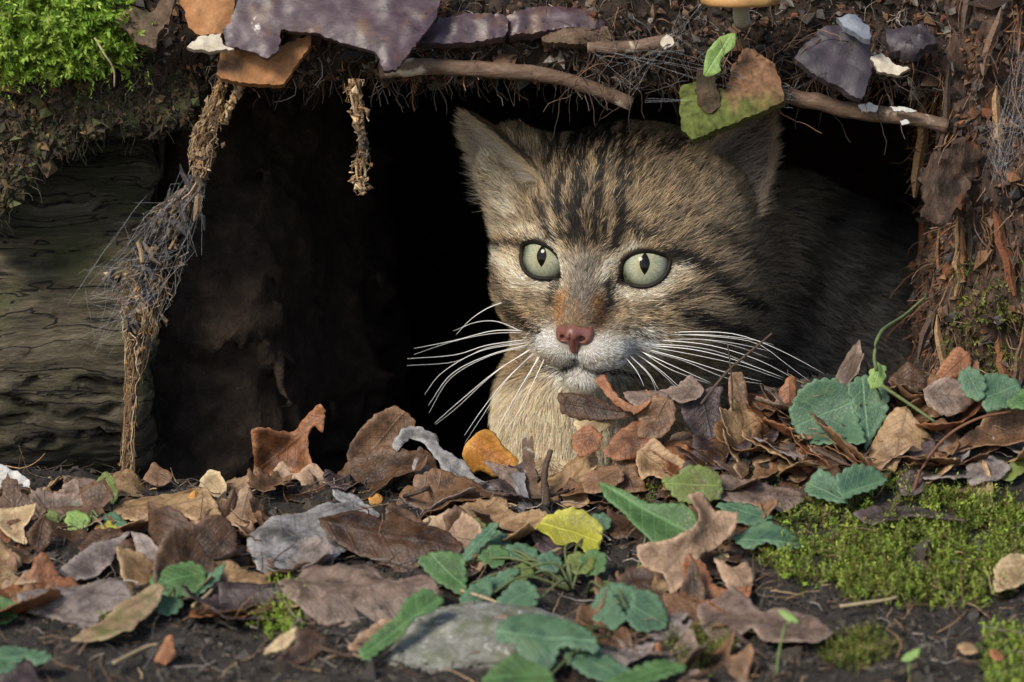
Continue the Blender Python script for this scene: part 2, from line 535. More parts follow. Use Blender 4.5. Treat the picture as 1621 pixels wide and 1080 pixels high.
EYE_C = np.array((20.6, 25.5, -5.0)); EYE_R = 11.2
NOSE = np.array((0.0, 55.0, -30.0))
def eye_axis(sx):
    """the direction in which the lid opening faces, head space"""
    a = np.array((0.20 * sx, 0.95, 0.10)); return a / np.linalg.norm(a)
def eye_uv(L, sx):
    """opening coordinates of head-space points: u outward from the nose, v up"""
    ax = eye_axis(sx)
    u = np.array((sx * 1.0, 0, 0.22)); u = u - ax * (u @ ax); u /= np.linalg.norm(u)
    v = np.cross(u, ax) * (-1 if np.cross(u, ax)[2] < 0 else 1)
    d = L - EYE_C * (sx, 1, 1)
    return d @ u, d @ v, d @ ax, u, v, ax
def lid_r(phi):
    """almond lid outline radius (mm) against the angle in the opening"""
    c, s = np.cos(phi), np.sin(phi)
    r = 1 / np.sqrt((c / 9.5) ** 2 + (s / 7.2) ** 2)
    r = r + 1.3 * np.exp(-((np.mod(phi - math.radians(12) + math.pi, 2 * math.pi) - math.pi) / 0.25) ** 2)
    return r + 3.0 * np.exp(-((np.mod(phi - math.radians(203) + math.pi, 2 * math.pi) - math.pi) / 0.28) ** 2)

E_L = (at(842, 268, 0.066), at(738, 160, 0.062)); E_R = (at(1134, 298, 0.062), at(1217, 170, 0.078))
EAR_ROOTS = [(h2w((-24, -4, 14)), E_L[0] * .72 + E_L[1] * .28, .019, .0105), (h2w((-36, 2, -2)), E_L[0] * .78 + E_L[1] * .22 + np.array((-.009, 0, -.008)), .013, .006), (h2w((26, -6, 16)), E_R[0] + np.array((.0, .012, -.004)), .019, .009)]
def cat_sdf(P):
    L = w2h(P); A = L * (1, 1, 1)
    M = A.copy(); M[..., 0] = np.abs(M[..., 0])
    d = ell(M, (0, -10, 8), (43, 46, 36))
    d = smin(d, ell(M, (0, 12, 9), (30, 25, 27)), 12)
    d = smin(d, ell(M, (27, 4, -20), (22, 30, 22)), 14)
    d = smin(d, ell(M, (0, 14, -30), (27, 28, 20)), 12)
    d = smin(d, caps(M, (0, 26, 2), (0, 48, -25), 10.0, 7.5), 8)
    d = smin(d, ell(M, (8.5, 43.0, -36.5), (10.8, 12.0, 8.6)), 5)
    d = smin(d, ell(M, (0, 38, -48), (9.5, 10, 7)), 5)
    d = smin(d, ell(M, (20.5, 26.5, 4), (11, 8, 6)), 6)          # brow
    d = smin(d, ell(M, (21, 25, -15), (12, 8, 6)), 6)           # lower lid
    # mouth crease below the nose
    d = np.maximum(d, -(caps(M, (0, 58, -40), (0, 50, -41.5), 1.3, 1.3)))
    d = smin(d, d + 0, 0.001)
    for sx in (1, -1):
        u, v, wz, _, _, _ = eye_uv(L, sx)
        r = np.hypot(u, v)
        hole = np.maximum(r - lid_r(np.arctan2(v, u)), -wz)
        d = -smin(-d, hole, 1.5)
    d = d * 0.001
    for (e0, e1_, ra, rb) in EAR_ROOTS:
        d = smin(d, caps(P, e0, e1_, ra, rb), 0.014)
    # neck, chest, fore leg and body, in world space
    d = smin(d, caps(P, h2w((8, -22, -14)), at(1185, 470, 0.145), 0.042, 0.055), 0.025)
    d = smin(d, ell(P, at(905, 655, 0.075), (0.030, 0.034, 0.040)), 0.018)
    d = smin(d, ell(P, at(1020, 600, 0.105), (0.045, 0.045, 0.045)), 0.02)
    d = smin(d, ell(P, at(1330, 545, 0.205), (0.075, 0.10, 0.060)), 0.035)
    d = smin(d, caps(P, at(862, 690, 0.062), at(872, 775, 0.050), 0.016, 0.012), 0.012)
    d = smin(d, ell(P, at(868, 762, 0.040), (0.0125, 0.016, 0.009)), 0.006)
    d = smin(d, caps(P, at(985, 690, 0.085), at(990, 790, 0.07), 0.018, 0.014), 0.012)
    return d

_lo = np.array((-0.035, -0.015, -0.03)); _hi = np.array((0.215, 0.325, 0.165)); _hh = 0.0019
_G = grid3(_lo, _hi, _hh)
CV, CQ = surface_nets(cat_sdf(_G), _lo, _hh)
del _G
# smooth a little and pull back on to the surface
for _ in range(2):
    d0 = cat_sdf(CV); e = 0.0006
    g = np.stack([cat_sdf(CV + np.eye(3)[k] * e) - d0 for k in range(3)], 1) / e
    CV = CV - np.clip(d0, -0.001, 0.001)[:, None] * nrm(g)
CN, CT = vnormals(CV, CQ)
if ((CN * nrm(CV - CV.mean(0))).sum(1)).mean() < 0: CQ = CQ[:, ::-1]; CN, CT = vnormals(CV, CQ)

def ear_mesh(base, tip, open_, w0, depth, nu=22, nv=26, phm=1.25):
    up = tip - base; h = np.linalg.norm(up); up = up / h
    fr = open_ - up * (open_ @ up); fr = fr / np.linalg.norm(fr)
    sd = np.cross(up, fr)
    u = np.linspace(-1, 1, nu); v = np.linspace(0, 1, nv)
    U, W = np.meshgrid(u, v, indexing='ij')
    wd = w0 * (np.clip(1 - W, 0, 1) ** 0.72 * (1 + 0.30 * W) + 0.035)
    ph = U * phm
    def surf(o):
        rr = wd + o
        return (base + up * (h * (W * (1 - 0.10 * U ** 2 * (1 - W)) - 0.12))[..., None]
                + sd * (rr * np.sin(ph))[..., None] + fr * (depth * (wd - rr * np.cos(ph)) + 0.10 * h * W * W)[..., None])
    t = 0.0009 * (1 - 0.6 * W)
    A, B = surf(t), surf(-t)
    V = np.concatenate([A.reshape(-1, 3), B.reshape(-1, 3)]); n = nu * nv
    i, j = np.meshgrid(np.arange(nu - 1), np.arange(nv - 1), indexing='ij')
    q = np.stack([i * nv + j, (i + 1) * nv + j, (i + 1) * nv + j + 1, i * nv + j + 1], -1).reshape(-1, 4)
    rim = [k * 1 for k in range(nv)] + [k * nv + nv - 1 for k in range(1, nu)] + [(nu - 1) * nv + k for k in range(nv - 2, -1, -1)]
    rim = np.array(rim)
    e = np.stack([rim[:-1], rim[1:], rim[1:] + n, rim[:-1] + n], 1)
    Q = np.concatenate([q, q[:, ::-1] + n, e])
    return V, Q, n, (U.ravel(), W.ravel()), (up, fr, sd, h)

EARS = []
for base, tip, op, w0, dp in (
        E_L + (np.array((-0.84, -0.54, 0.0)), 0.0185, 0.95),
        E_R + (np.array((0.30, -0.95, 0.10)), 0.0180, 0.75)):
    EARS.append(ear_mesh(base, tip, op, w0, dp))

# ---- coat colours (linear albedo), looked up on the face map traced from the animal
def Z(pts, z):
    ox, oy, s = {1: (620, 130, 2.3838), 2: (0, 0, 2.7), 3: (0, 380, 2.571), 4: (0, 700, 2.843), 5: (380, 600, 2.25), 6: (860, 540, 2.0),
                 7: (480, 0, 2.6145), 8: (1020, 0, 1.8003)}[z]
    return np.array(pts, float) / s + (ox, oy)

def dline(x, y, pts):
    p = np.asarray(pts, float); best = np.full(x.shape, 1e9)
    for a, b in zip(p[:-1], p[1:]):
        ab = b - a; t = np.clip(((x - a[0]) * ab[0] + (y - a[1]) * ab[1]) / (ab @ ab), 0, 1)
        best = np.minimum(best, np.hypot(x - a[0] - t * ab[0], y - a[1] - t * ab[1]))
    return best

DARK = [  # (polyline in the face map, half width px, strength)
    ([(705, 150), (690, 230), (655, 320), (632, 420), (640, 500)], 7, .95),
    ([(755, 160), (725, 260), (700, 370), (715, 410), (695, 490), (690, 600)], 8, 1),
    ([(815, 180), (795, 260), (785, 330), (775, 420), (762, 500), (760, 610)], 6, .9),
    ([(880, 200), (855, 280), (862, 360), (850, 470), (862, 545), (835, 620)], 7, .9),
    ([(620, 170), (612, 250), (585, 330)], 5, .6), ([(560, 470), (580, 540), (600, 590)], 6, .8),
    ([(945, 220), (910, 270), (885, 320), (890, 400)], 6, .7),
    ([(650, 520), (640, 600)], 5, .6), ([(730, 520), (725, 620)], 4, .7), ([(800, 520), (800, 640)], 4, .7),
    ([(870, 540), (930, 575), (985, 575)], 7, .7), ([(1000, 250), (1060, 245), (1110, 215)], 9, .7),
    ([(1030, 650), (1110, 668), (1180, 715), (1230, 790), (1330, 850), (1420, 860)], 8, .95),
    ([(1090, 880), (1140, 885), (1200, 930), (1290, 950)], 9, .8), ([(1180, 560), (1270, 600), (1340, 680)], 7, .45),
    ([(1020, 830), (1100, 805), (1160, 790)], 6, .5), ([(490, 606), (430, 618), (385, 640)], 5, .75),
    ([(372, 700), (405, 745), (420, 800)], 7, .5), ([(440, 850), (480, 890), (540, 935)], 7, .6),
    ([(622, 735), (612, 790), (600, 830)], 5, .8), ([(812, 760), (822, 830), (810, 860)], 6, .75),
    ([(880, 930), (940, 925), (1000, 900)], 4, .5), ([(900, 965), (960, 955)], 3, .5),
    ([(692, 1040), (690, 1066), (640, 1088), (590, 1078)], 2.8, .7), ([(690, 1066), (760, 1094), (860, 1088), (930, 1104)], 2.8, .6)]  # mouth crease: shading of the groove painted into the coat
DARK = [(Z(p, 1), hw, s) for p, hw, s in DARK]
PALE = [([(850, 790), (920, 805), (1000, 785), (1055, 725), (1090, 690)], 8, .95), ([(505, 735), (560, 768), (620, 762)], 8, .9),
        ([(400, 660), (440, 700), (480, 740)], 12, .75), ([(565, 595), (612, 640), (640, 705)], 7, .75),
        ([(795, 735), (825, 680), (870, 640), (920, 622)], 7, .75), ([(410, 560), (470, 570), (530, 575)], 9, .4),
        ([(600, 560), (620, 600)], 5, .4), ([(300, 140), (360, 290), (420, 400), (430, 480)], 14, .6), ([(700, 1130), (640, 1110), (780, 1120)], 14, .6)]
PALE = [(Z(p, 1), hw, s) for p, hw, s in PALE]
WHITE = [([(690, 1030), (620, 990), (570, 970)], 17, 1), ([(700, 1040), (760, 1000), (880, 1005), (960, 980)], 17, 1),
         ([(640, 1080), (700, 1100), (800, 1090), (900, 1060)], 16, .85)]
WHITE = [(Z(p, 1), hw, s) for p, hw, s in WHITE]
RUST = [([(640, 800), (630, 870), (640, 930)], 11, .9), ([(770, 830), (785, 890), (770, 940)], 13, .9), ([(690, 850), (710, 920)], 16, .5),
        ([(480, 870), (540, 930)], 10, .5), ([(420, 600), (490, 610)], 6, .5), ([(1040, 660), (1120, 690)], 6, .5)]
RUST = [(Z(p, 1), hw, s) for p, hw, s in RUST]

def coat(P):
    """albedo of the coat at world points; also the agouti band strength"""
    x, y = topx(P)
    L = w2h(P)
    jit = fbm(P, 260, 3)
    x = x + 4 * fbm(P, 200, 5); y = y + 4 * fbm(P, 200, 9)
    n = len(P)
    c = np.tile((0.36, 0.255, 0.145), (n, 1))                       # warm agouti
    def mix(m, col):
        nonlocal c
        c = c + np.asarray(m)[:, None] * (np.asarray(col) - c)
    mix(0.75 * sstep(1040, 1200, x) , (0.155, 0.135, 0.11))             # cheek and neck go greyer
    mix(0.7 * sstep(0.25, -0.35, jit), (0.13, 0.10, 0.07))
    mix(0.5 * sstep(0.1, 0.6, fbm(P, 420, 13)), (0.52, 0.42, 0.28))
    br = np.exp(-((x - 925) / 42) ** 2) * sstep(380, 420, y) * sstep(520, 480, y)
    mix(0.75 * br, (0.20, 0.185, 0.16))                              # grey nose bridge
    ch = sstep(585, 625, y) * sstep(1010, 960, x)
    mix(ch, (0.52, 0.42, 0.28)); mix(ch * 0.35 * sstep(0.1, 0.7, np.sin(y * 0.21 + 2 * jit)), (0.30, 0.20, 0.11))
    mix(0.6 * ch * sstep(720, 760, y), (0.50, 0.34, 0.25))
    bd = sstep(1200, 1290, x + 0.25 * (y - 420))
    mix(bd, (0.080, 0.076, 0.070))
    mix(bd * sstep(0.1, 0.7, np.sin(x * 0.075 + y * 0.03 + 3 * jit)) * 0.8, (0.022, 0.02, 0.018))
    dk = np.zeros(n)
    for p, hw, s in DARK:
        hwv = 1.42 * hw * (1 + 0.5 * jit)
        dk = np.maximum(dk, s * np.exp(-(dline(x, y, p) / hwv) ** 2 * 1.1))
    fo = sstep(330, 230, y) * np.exp(-((x - 930) / 95) ** 2)
    dk = np.maximum(dk, 0.75 * fo * sstep(-0.1, 0.3, np.sin(x * 0.30 + 2.5 * jit)))
    dk = dk * np.clip(0.85 + 0.6 * vnoise(P, 520, 27), 0.45, 1)
    pl = np.zeros(n); wh = np.zeros(n); ru = np.zeros(n)
    for p, hw, s in PALE: pl = np.maximum(pl, min(1, s * 1.15) * np.exp(-(dline(x, y, p) / (1.45 * hw)) ** 2))
    for p, hw, s in WHITE: wh = np.maximum(wh, s * np.exp(-(dline(x, y, p) / (1.3 * hw)) ** 2))
    for p, hw, s in RUST: ru = np.maximum(ru, s * np.exp(-(dline(x, y, p) / hw) ** 2))
    front = sstep(-5, 8, L[:, 1])
    mix(ru * front, (0.30, 0.145, 0.05)); mix(pl * front, (0.72, 0.60, 0.44)); mix(wh * front, (0.78, 0.72, 0.64))
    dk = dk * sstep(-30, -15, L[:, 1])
    return np.clip(c, 0.01, 0.9), dk, np.clip(pl + wh + ch + .6 * ru, 0, 1)

mat_skin = attr_mat('cat_skin', 0.8, 1500, 0.25, bstr=0)
cc, _dk, _pl = coat(CV)
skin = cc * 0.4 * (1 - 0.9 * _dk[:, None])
for sx in (1, -1):
    u, v, wz, *_ = eye_uv(w2h(CV), sx)
    r = np.hypot(u, v); k = sstep(1.6, 0.5, (r - lid_r(np.arctan2(v, u)))) * (wz > 0)
    skin = skin * (1 - k[:, None]) + np.array((0.02, 0.014, 0.011)) * k[:, None]
allV, allQ, allC = [CV], [CQ], [skin]
off = len(CV)
for V, Q, n, (U, W), fr in EARS:
    c = np.zeros((len(V), 3)); c[:n] = (0.10, 0.065, 0.04); c[n:] = (0.06, 0.04, 0.034)
    allV.append(V); allQ.append(Q + off); allC.append(c); off += len(V)
cat_base = at(900, 770, 0.06)
cat = empty('cat', cat_base, 'brown striped tabby cat with pale green eyes peering out of the dark den', 'cat')
body = mk('body', np.vstack(allV), np.vstack(allQ), mat_skin, cat, col=np.vstack(allC))
cat_bvh = BVHTree.FromPolygons([tuple(v) for v in CV], [tuple(q) for q in CQ.tolist()])
def cat_hit(px, py):
    d = ray(px, py); h = cat_bvh.ray_cast(Vector(EYE), Vector(nrm(d)))
    return np.array(h[0]) if h[0] is not None else None

# ---- hair
def hair_object(name, P, N, D, length, width, colr, colt, parent, lift, k=6, droop=0.0, clump=0.5, rand=0.18, seed=0):
    n = len(P)
    D = nrm(D - N * (D * N).sum(1, keepdims=True))
    S = np.cross(N, D)
    a = rng.normal(0, rand, n)[:, None]
    fld = np.stack([vnoise(P, 330, seed + q) for q in range(2)], 1) * clump
    D = nrm(D + S * (a + fld[:, :1]))
    lf = np.clip(np.asarray(lift) * (1 + rng.normal(0, .25, n)) + 0.35 * clump * fld[:, 1], 0.03, 1.6)[:, None]
    t = np.linspace(0, 1, k)
    L = (np.asarray(length) * rng.uniform(0.65, 1.15, n))[:, None]
    pos = np.zeros((n, k, 3)); pos[:, 0] = P
    for i in range(1, k):
        f = t[i]
        dr = nrm(D + N * lf * (1.25 - 1.1 * f) + np.array((0, 0, -1.0)) * droop * f)
        pos[:, i] = pos[:, i - 1] + dr * L / (k - 1)
    cu = bpy.data.hair_curves.new(name)
    cu.add_curves([k] * n)
    cu.attributes['position'].data.foreach_set('vector', pos.astype(np.float32).ravel() - np.tile(WL[parent.name], n * k).astype(np.float32))
    ra = cu.attributes.get('radius') or cu.attributes.new('radius', 'FLOAT', 'POINT')
    taper = (1 - t ** 2.2 * 0.9)
    ra.data.foreach_set('value', (np.asarray(width)[:, None] * taper if np.ndim(width) else np.tile(width * taper, (n, 1))).astype(np.float32).ravel())
    ca = cu.attributes.new('Col', 'FLOAT_COLOR', 'POINT')
    f = sstep(0.25, 0.9, t)[None, :, None]
    cl = colr[:, None] * (1 - f) + colt[:, None] * f
    ca.data.foreach_set('color', np.concatenate([cl, np.ones((n, k, 1))], -1).astype(np.float32).ravel())
    cu.materials.append(mat_fur)
    o = bpy.data.objects.new(name, cu)
    return link(o, parent, WL[parent.name])

mat_fur, nt, b, out = mat_new('cat_fur')
a = N_(nt, 'Attribute', _attribute_name='Col')
hb = nt.nodes.new('ShaderNodeBsdfHairPrincipled')
hb.model = 'CHIANG'; hb.parametrization = 'COLOR'
nt.links.new(a.outputs['Color'], hb.inputs['Color'])
hb.inputs['Roughness'].default_value = 0.42
hb.inputs['Radial Roughness'].default_value = 0.55
hb.inputs['Random Roughness'].default_value = 0.2
nt.links.new(a.outputs['Color'], b.inputs['Base Color'])
b.inputs['Roughness'].default_value = 0.65
b.inputs['Specular IOR Level'].default_value = 0.25
mx = N_(nt, 'MixShader', Fac=0.7)
nt.links.new(hb.outputs[0], mx.inputs[1]); nt.links.new(b.outputs[0], mx.inputs[2])
nt.links.new(mx.outputs[0], out.inputs['Surface'])
scene.cycles_curves.shape = 'RIBBONS'

TC = nrm((EYE - CV.mean(0))[None])[0]
tw = ((CN[CT].mean(1) @ TC) > -0.45).astype(float)
cen = CV[CT].mean(1)
tw *= np.where(cen[:, 0] < 0.20, 1, 0)
hx, hy = topx(cen)
tw *= np.where((hx > 1200), 0.5, 1.0) * np.where((np.abs(w2h(cen)[:, 0]) < 18) & (w2h(cen)[:, 1] > 30), 1.7, 1.0)
P, Nn, _i = sample(CV, CT, CN, 210000, tw)
L = w2h(P)
keep = np.ones(len(P), bool)
eyed = np.full(len(P), 99.0)
for sx in (1, -1):
    u, v, wz, *_ = eye_uv(L, sx)
    dd = np.hypot(u, v) - lid_r(np.arctan2(v, u))
    dd = np.where(wz > 0, dd, 99)
    eyed = np.minimum(eyed, dd)
keep &= eyed > 0.75
nd = np.abs(L - NOSE) / (8.2, 8, 5.6)
keep &= (nd ** 2).sum(1) > 1.0
P, Nn, L, eyed = P[keep], Nn[keep], L[keep], eyed[keep]
x, y = topx(P)
# flow: away from the nose over the head, down the chest, back along the body
src = np.array((0, 62.0, -27.0))
fl = L - src
fl = nrm(fl) + np.array((0, -0.25, 0.0))
al = nrm(np.stack([np.abs(L[:, 0]), np.zeros(len(L)), np.zeros(len(L))], 1))
fl[:, 0] += np.sign(L[:, 0]) * 0.15
# around the eyes the hair parts and runs outward
for sx in (1, -1):
    u, v, wz, uu, vv, ax = eye_uv(L, sx)
    k = np.exp(-(np.maximum(np.hypot(u, v) - 7, 0) / 4.0) ** 2) * (wz > -3)
    rad = nrm(u[:, None] * uu + v[:, None] * vv)
    fl = fl * (1 - 0.65 * k[:, None]) + 0.9 * k[:, None] * rad + 0.45 * k[:, None] * uu
Dw = nrm(fl) @ HM
che = sstep(585, 640, y) * sstep(1050, 980, x)
Dw = Dw * (1 - che[:, None]) + che[:, None] * np.array((-0.05, -0.12, -1.0))
bod = sstep(1190, 1290, x)
Dw = Dw * (1 - bod[:, None]) + bod[:, None] * np.array((0.65, 0.55, -0.55))
ln = np.full(len(P), 5.6)
r_n = np.linalg.norm(L - NOSE, axis=1)
ln = 1.4 + 3.4 * sstep(8, 55, r_n)
ln += 4.0 * sstep(30, 48, np.abs(L[:, 0])) * sstep(25, -10, L[:, 2])
ln *= 1 - 0.55 * np.exp(-(np.maximum(eyed - 1, 0) / 4) ** 2)
ln = ln * (1 - che) + che * 6.5
ln = ln * (1 - bod) + bod * 11.0
lift = 0.36 - 0.16 * np.exp(-(r_n / 22) ** 2) + 0.1 * che + 0.25 * sstep(36, 50, np.abs(L[:, 0])) * (1 - bod)
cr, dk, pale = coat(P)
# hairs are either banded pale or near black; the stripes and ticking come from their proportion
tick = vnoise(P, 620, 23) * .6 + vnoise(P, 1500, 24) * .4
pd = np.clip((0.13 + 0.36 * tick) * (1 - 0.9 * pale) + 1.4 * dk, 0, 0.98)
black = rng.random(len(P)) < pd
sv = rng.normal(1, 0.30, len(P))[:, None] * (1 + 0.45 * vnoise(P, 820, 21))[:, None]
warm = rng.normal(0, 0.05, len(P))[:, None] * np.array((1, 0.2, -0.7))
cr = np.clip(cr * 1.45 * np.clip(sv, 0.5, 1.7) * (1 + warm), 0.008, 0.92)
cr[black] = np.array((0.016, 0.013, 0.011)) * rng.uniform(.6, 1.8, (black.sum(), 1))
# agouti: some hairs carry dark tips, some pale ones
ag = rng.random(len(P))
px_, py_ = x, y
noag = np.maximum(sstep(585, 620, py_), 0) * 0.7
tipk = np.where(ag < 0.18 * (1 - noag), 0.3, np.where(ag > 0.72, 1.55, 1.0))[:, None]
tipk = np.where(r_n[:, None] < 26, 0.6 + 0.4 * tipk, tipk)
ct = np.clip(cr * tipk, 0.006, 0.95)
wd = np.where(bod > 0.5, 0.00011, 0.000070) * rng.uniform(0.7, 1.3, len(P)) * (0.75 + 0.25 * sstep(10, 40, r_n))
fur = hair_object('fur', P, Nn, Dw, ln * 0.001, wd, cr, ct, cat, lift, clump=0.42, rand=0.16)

for e, (V, Q, n, (U, W), (up, fr_, sd_, h_)) in enumerate(EARS):
    EN, ET = vnormals(V, Q)
    m_out = (ET < n).all(1); m_in = (ET >= n).all(1)
    # outer coat of the ear
    A, B, ii = sample(V, ET[m_out], EN, 9000)
    A0 = V[ET[m_out][ii][:, 0]]
    wv = W[ET[m_out][ii][:, 0]]; uv_ = U[ET[m_out][ii][:, 0]]
    ctr = V.mean(0)
    B = np.where(((B * fr_).sum(1) > 0.35)[:, None] & (np.abs(uv_) < .5)[:, None], -B, B)
    edge = sstep(0.62, 0.95, np.abs(uv_))
    c0 = np.array((0.17, 0.105, 0.055)) * (1 - edge[:, None]) + np.array((0.42, 0.30, 0.17)) * edge[:, None]
    c0 = c0 * (1 - 0.75 * sstep(0.82, 0.97, wv))[:, None]
    c0 = c0 * np.clip(rng.normal(1, .25, (9000, 1)), .4, 1.8)
    hair_object('ear_coat', A, B, np.tile(up, (9000, 1)) + 0.2 * np.sign(uv_)[:, None] * sd_, np.full(9000, 0.0045), 0.00008, c0, c0 * 0.8, cat, 0.3)
    # long hair inside, rooted along the rims and at the base
    ni = 3000 if e == 0 else 650
    A, B, ii = sample(V, ET[m_in], EN, ni)
    B = B * np.where((B @ fr_) < 0, -1.0, 1.0)[:, None]
    vi = ET[m_in][ii][:, 0] - n
    wv, uv_ = W[vi], U[vi]
    sgn = (1 if e == 0 else 1)
    pal = np.array((0.62, 0.55, 0.44)) if e == 0 else np.array((0.26, 0.22, 0.19))  # pale hair; the second ear's shadow is put into its colour
    c0 = pal * np.clip(rng.normal(1, .22, (ni, 1)), .4, 1.5)
    if e == 0:
        D_ = np.tile(up * 0.75 + fr_ * 0.75, (ni, 1)) - sd_ * uv_[:, None] * 0.35
    else:
        D_ = np.tile(up * 0.5 + fr_ * 0.35 - np.array((-0.7, 0, 0)), (ni, 1))
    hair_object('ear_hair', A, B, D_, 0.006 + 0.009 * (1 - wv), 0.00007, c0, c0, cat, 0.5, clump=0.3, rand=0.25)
    # fringe on the rim
    rimv = np.where(np.abs(U) > 0.93)[0]
    A = V[rng.choice(rimv, 1300)] + rng.normal(0, 0.0004, (1300, 3))
    B = np.tile(fr_, (1300, 1)); c0 = (np.array((0.60, 0.47, 0.30)) if e == 0 else np.array((0.30, 0.22, 0.15))) * np.clip(rng.normal(1, .25, (1300, 1)), .4, 1.6)  # fringe of the shadowed ear is painted darker too
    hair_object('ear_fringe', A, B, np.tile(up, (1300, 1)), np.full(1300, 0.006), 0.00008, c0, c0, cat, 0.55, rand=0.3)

# ---- eyes
def eye_material():
    m, nt, b, out = mat_new('cat_eye')
    tc = nt.nodes.new('ShaderNodeTexCoord')
    sp = N_(nt, 'SeparateXYZ'); nt.links.new(tc.outputs['Object'], sp.inputs[0])
    X = math_(nt, 'MULTIPLY', sp.outputs['X'], 1000.0); Y = math_(nt, 'MULTIPLY', sp.outputs['Y'], 1000.0)
    rr = math_(nt, 'SQRT', math_(nt, 'ADD', math_(nt, 'MULTIPLY', X, X), math_(nt, 'MULTIPLY', Y, Y)))
    ang = math_(nt, 'ARCTAN2', Y, X)
    cv = N_(nt, 'CombineXYZ', X=math_(nt, 'MULTIPLY', math_(nt, 'COSINE', ang), 5.0), Y=math_(nt, 'MULTIPLY', math_(nt, 'SINE', ang), 5.0), Z=math_(nt, 'MULTIPLY', rr, 0.25))
    fib = noisy(nt, cv.outputs[0], 2.2, 5, 0.7)
    blot = noisy(nt, tc.outputs['Object'], 180, 3, 0.6)
    base = ramp(nt, math_(nt, 'DIVIDE', rr, 10.0), [(0.0, (0.27, 0.25, 0.13)), (0.34, (0.38, 0.37, 0.25)), (0.58, (0.37, 0.38, 0.30)), (0.74, (0.25, 0.265, 0.215)), (0.90, (0.04, 0.04, 0.03)), (1.0, (0.01, 0.009, 0.008))])
    c = mixc(nt, ramp(nt, fib, [(0.40, 0), (0.60, 0.9)]), base, mixc(nt, 0.7, base, (0.13, 0.15, 0.075)))
    c = mixc(nt, ramp(nt, blot, [(0.5, 0), (0.7, 0.3)]), c, (0.42, 0.38, 0.19))
    ax = math_(nt, 'ABSOLUTE', X)
    ay = math_(nt, 'ABSOLUTE', math_(nt, 'SUBTRACT', Y, 0.3))
    e = math_(nt, 'ADD', math_(nt, 'POWER', math_(nt, 'DIVIDE', ax, 2.2), 1.25), math_(nt, 'POWER', math_(nt, 'DIVIDE', ay, 4.6), 1.6))
    pf = ramp(nt, e, [(0.88, 1), (1.05, 0)])
    c = mixc(nt, pf, c, (0.004, 0.004, 0.004))
    nt.links.new(c, b.inputs['Base Color'])
    b.inputs['Roughness'].default_value = 0.35
    b.inputs['Specular IOR Level'].default_value = 0.0
    b.inputs['Coat Weight'].default_value = 0.8
    b.inputs['Coat Roughness'].default_value = 0.02
    b.inputs['Coat IOR'].default_value = 1.3
    return m

mat_eye = eye_material()
mat_lid, nt, b, out = mat_new('eyelid_skin')
b.inputs['Base Color'].default_value = (0.010, 0.008, 0.007, 1); b.inputs['Roughness'].default_value = 0.6; b.inputs['Specular IOR Level'].default_value = 0.2
for sx, aim in ((-1, (846, 150)), (1, (1010, 150))):
    ec = h2w(EYE_C * (sx, 1, 1))
    me = bpy.data.meshes.new('eye')
    nu, nv = 48, 32
    th = np.linspace(0, math.pi * 0.72, nv); ph = np.arange(nu) / nu * 2 * math.pi
    T_, F_ = np.meshgrid(th, ph, indexing='ij')
    rr = EYE_R * 0.001 * (1 + 0.045 * np.exp(-(T_ / 0.62) ** 2))       # slight corneal bulge
    V = np.stack([rr * np.sin(T_) * np.cos(F_), rr * np.sin(T_) * np.sin(F_), rr * np.cos(T_)], -1).reshape(-1, 3)
    i, j = np.meshgrid(np.arange(nv - 1), np.arange(nu), indexing='ij')
    Q = np.stack([i * nu + j, (i + 1) * nu + j, (i + 1) * nu + (j + 1) % nu, i * nu + (j + 1) % nu], -1).reshape(-1, 4)
    o = mk('eye', V, Q, mat_eye, cat, loc=(0, 0, 0))
    WL[o.name] = ec; o.location = ec - WL[cat.name]
    g = nrm((EYE + np.array((-0.85 if sx < 0 else -0.20, 0, 0.16)) - ec)[None])[0]                # gaze, level with the lens
    o.rotation_euler = Vector(g).to_track_quat('Z', 'Y').to_euler()
    # dark lid rim
    ph = np.linspace(0, 2 * math.pi, 60, endpoint=False)
    _, _, _, uu, vv, ax = eye_uv(np.zeros((1, 3)), sx)
    r = lid_r(ph) + 0.15
    rs = EYE_R + 0.55
    wz = np.sqrt(np.maximum(rs ** 2 - np.minimum(r, 10.2) ** 2, 6.0))
    ring = EYE_C * (sx, 1, 1) + np.outer(r * np.cos(ph), uu) + np.outer(r * np.sin(ph), vv) + np.outer(wz, ax)
    ring = h2w(ring)
    tg = nrm(np.roll(ring, -1, 0) - np.roll(ring, 1, 0)); axw = ax @ HM
    s1 = nrm(np.cross(tg, axw)); s2 = np.cross(tg, s1)
    aa = np.arange(8) / 8 * 2 * math.pi
    rad = (0.00080 + 0.0007 * np.clip(np.sin(ph), 0, 1) + 0.0002 * np.exp(-((ph - math.radians(203)) / .4) ** 2))[:, None, None]
    V = (ring[:, None] + rad * (np.cos(aa)[None, :, None] * s1[:, None] * 1.15 + np.sin(aa)[None, :, None] * s2[:, None])).reshape(-1, 3)
    i, j = np.meshgrid(np.arange(60), np.arange(8), indexing='ij')
    Q = np.stack([i * 8 + j, ((i + 1) % 60) * 8 + j, ((i + 1) % 60) * 8 + (j + 1) % 8, i * 8 + (j + 1) % 8], -1).reshape(-1, 4)
    mk('eyelid', V, Q, mat_lid, cat)

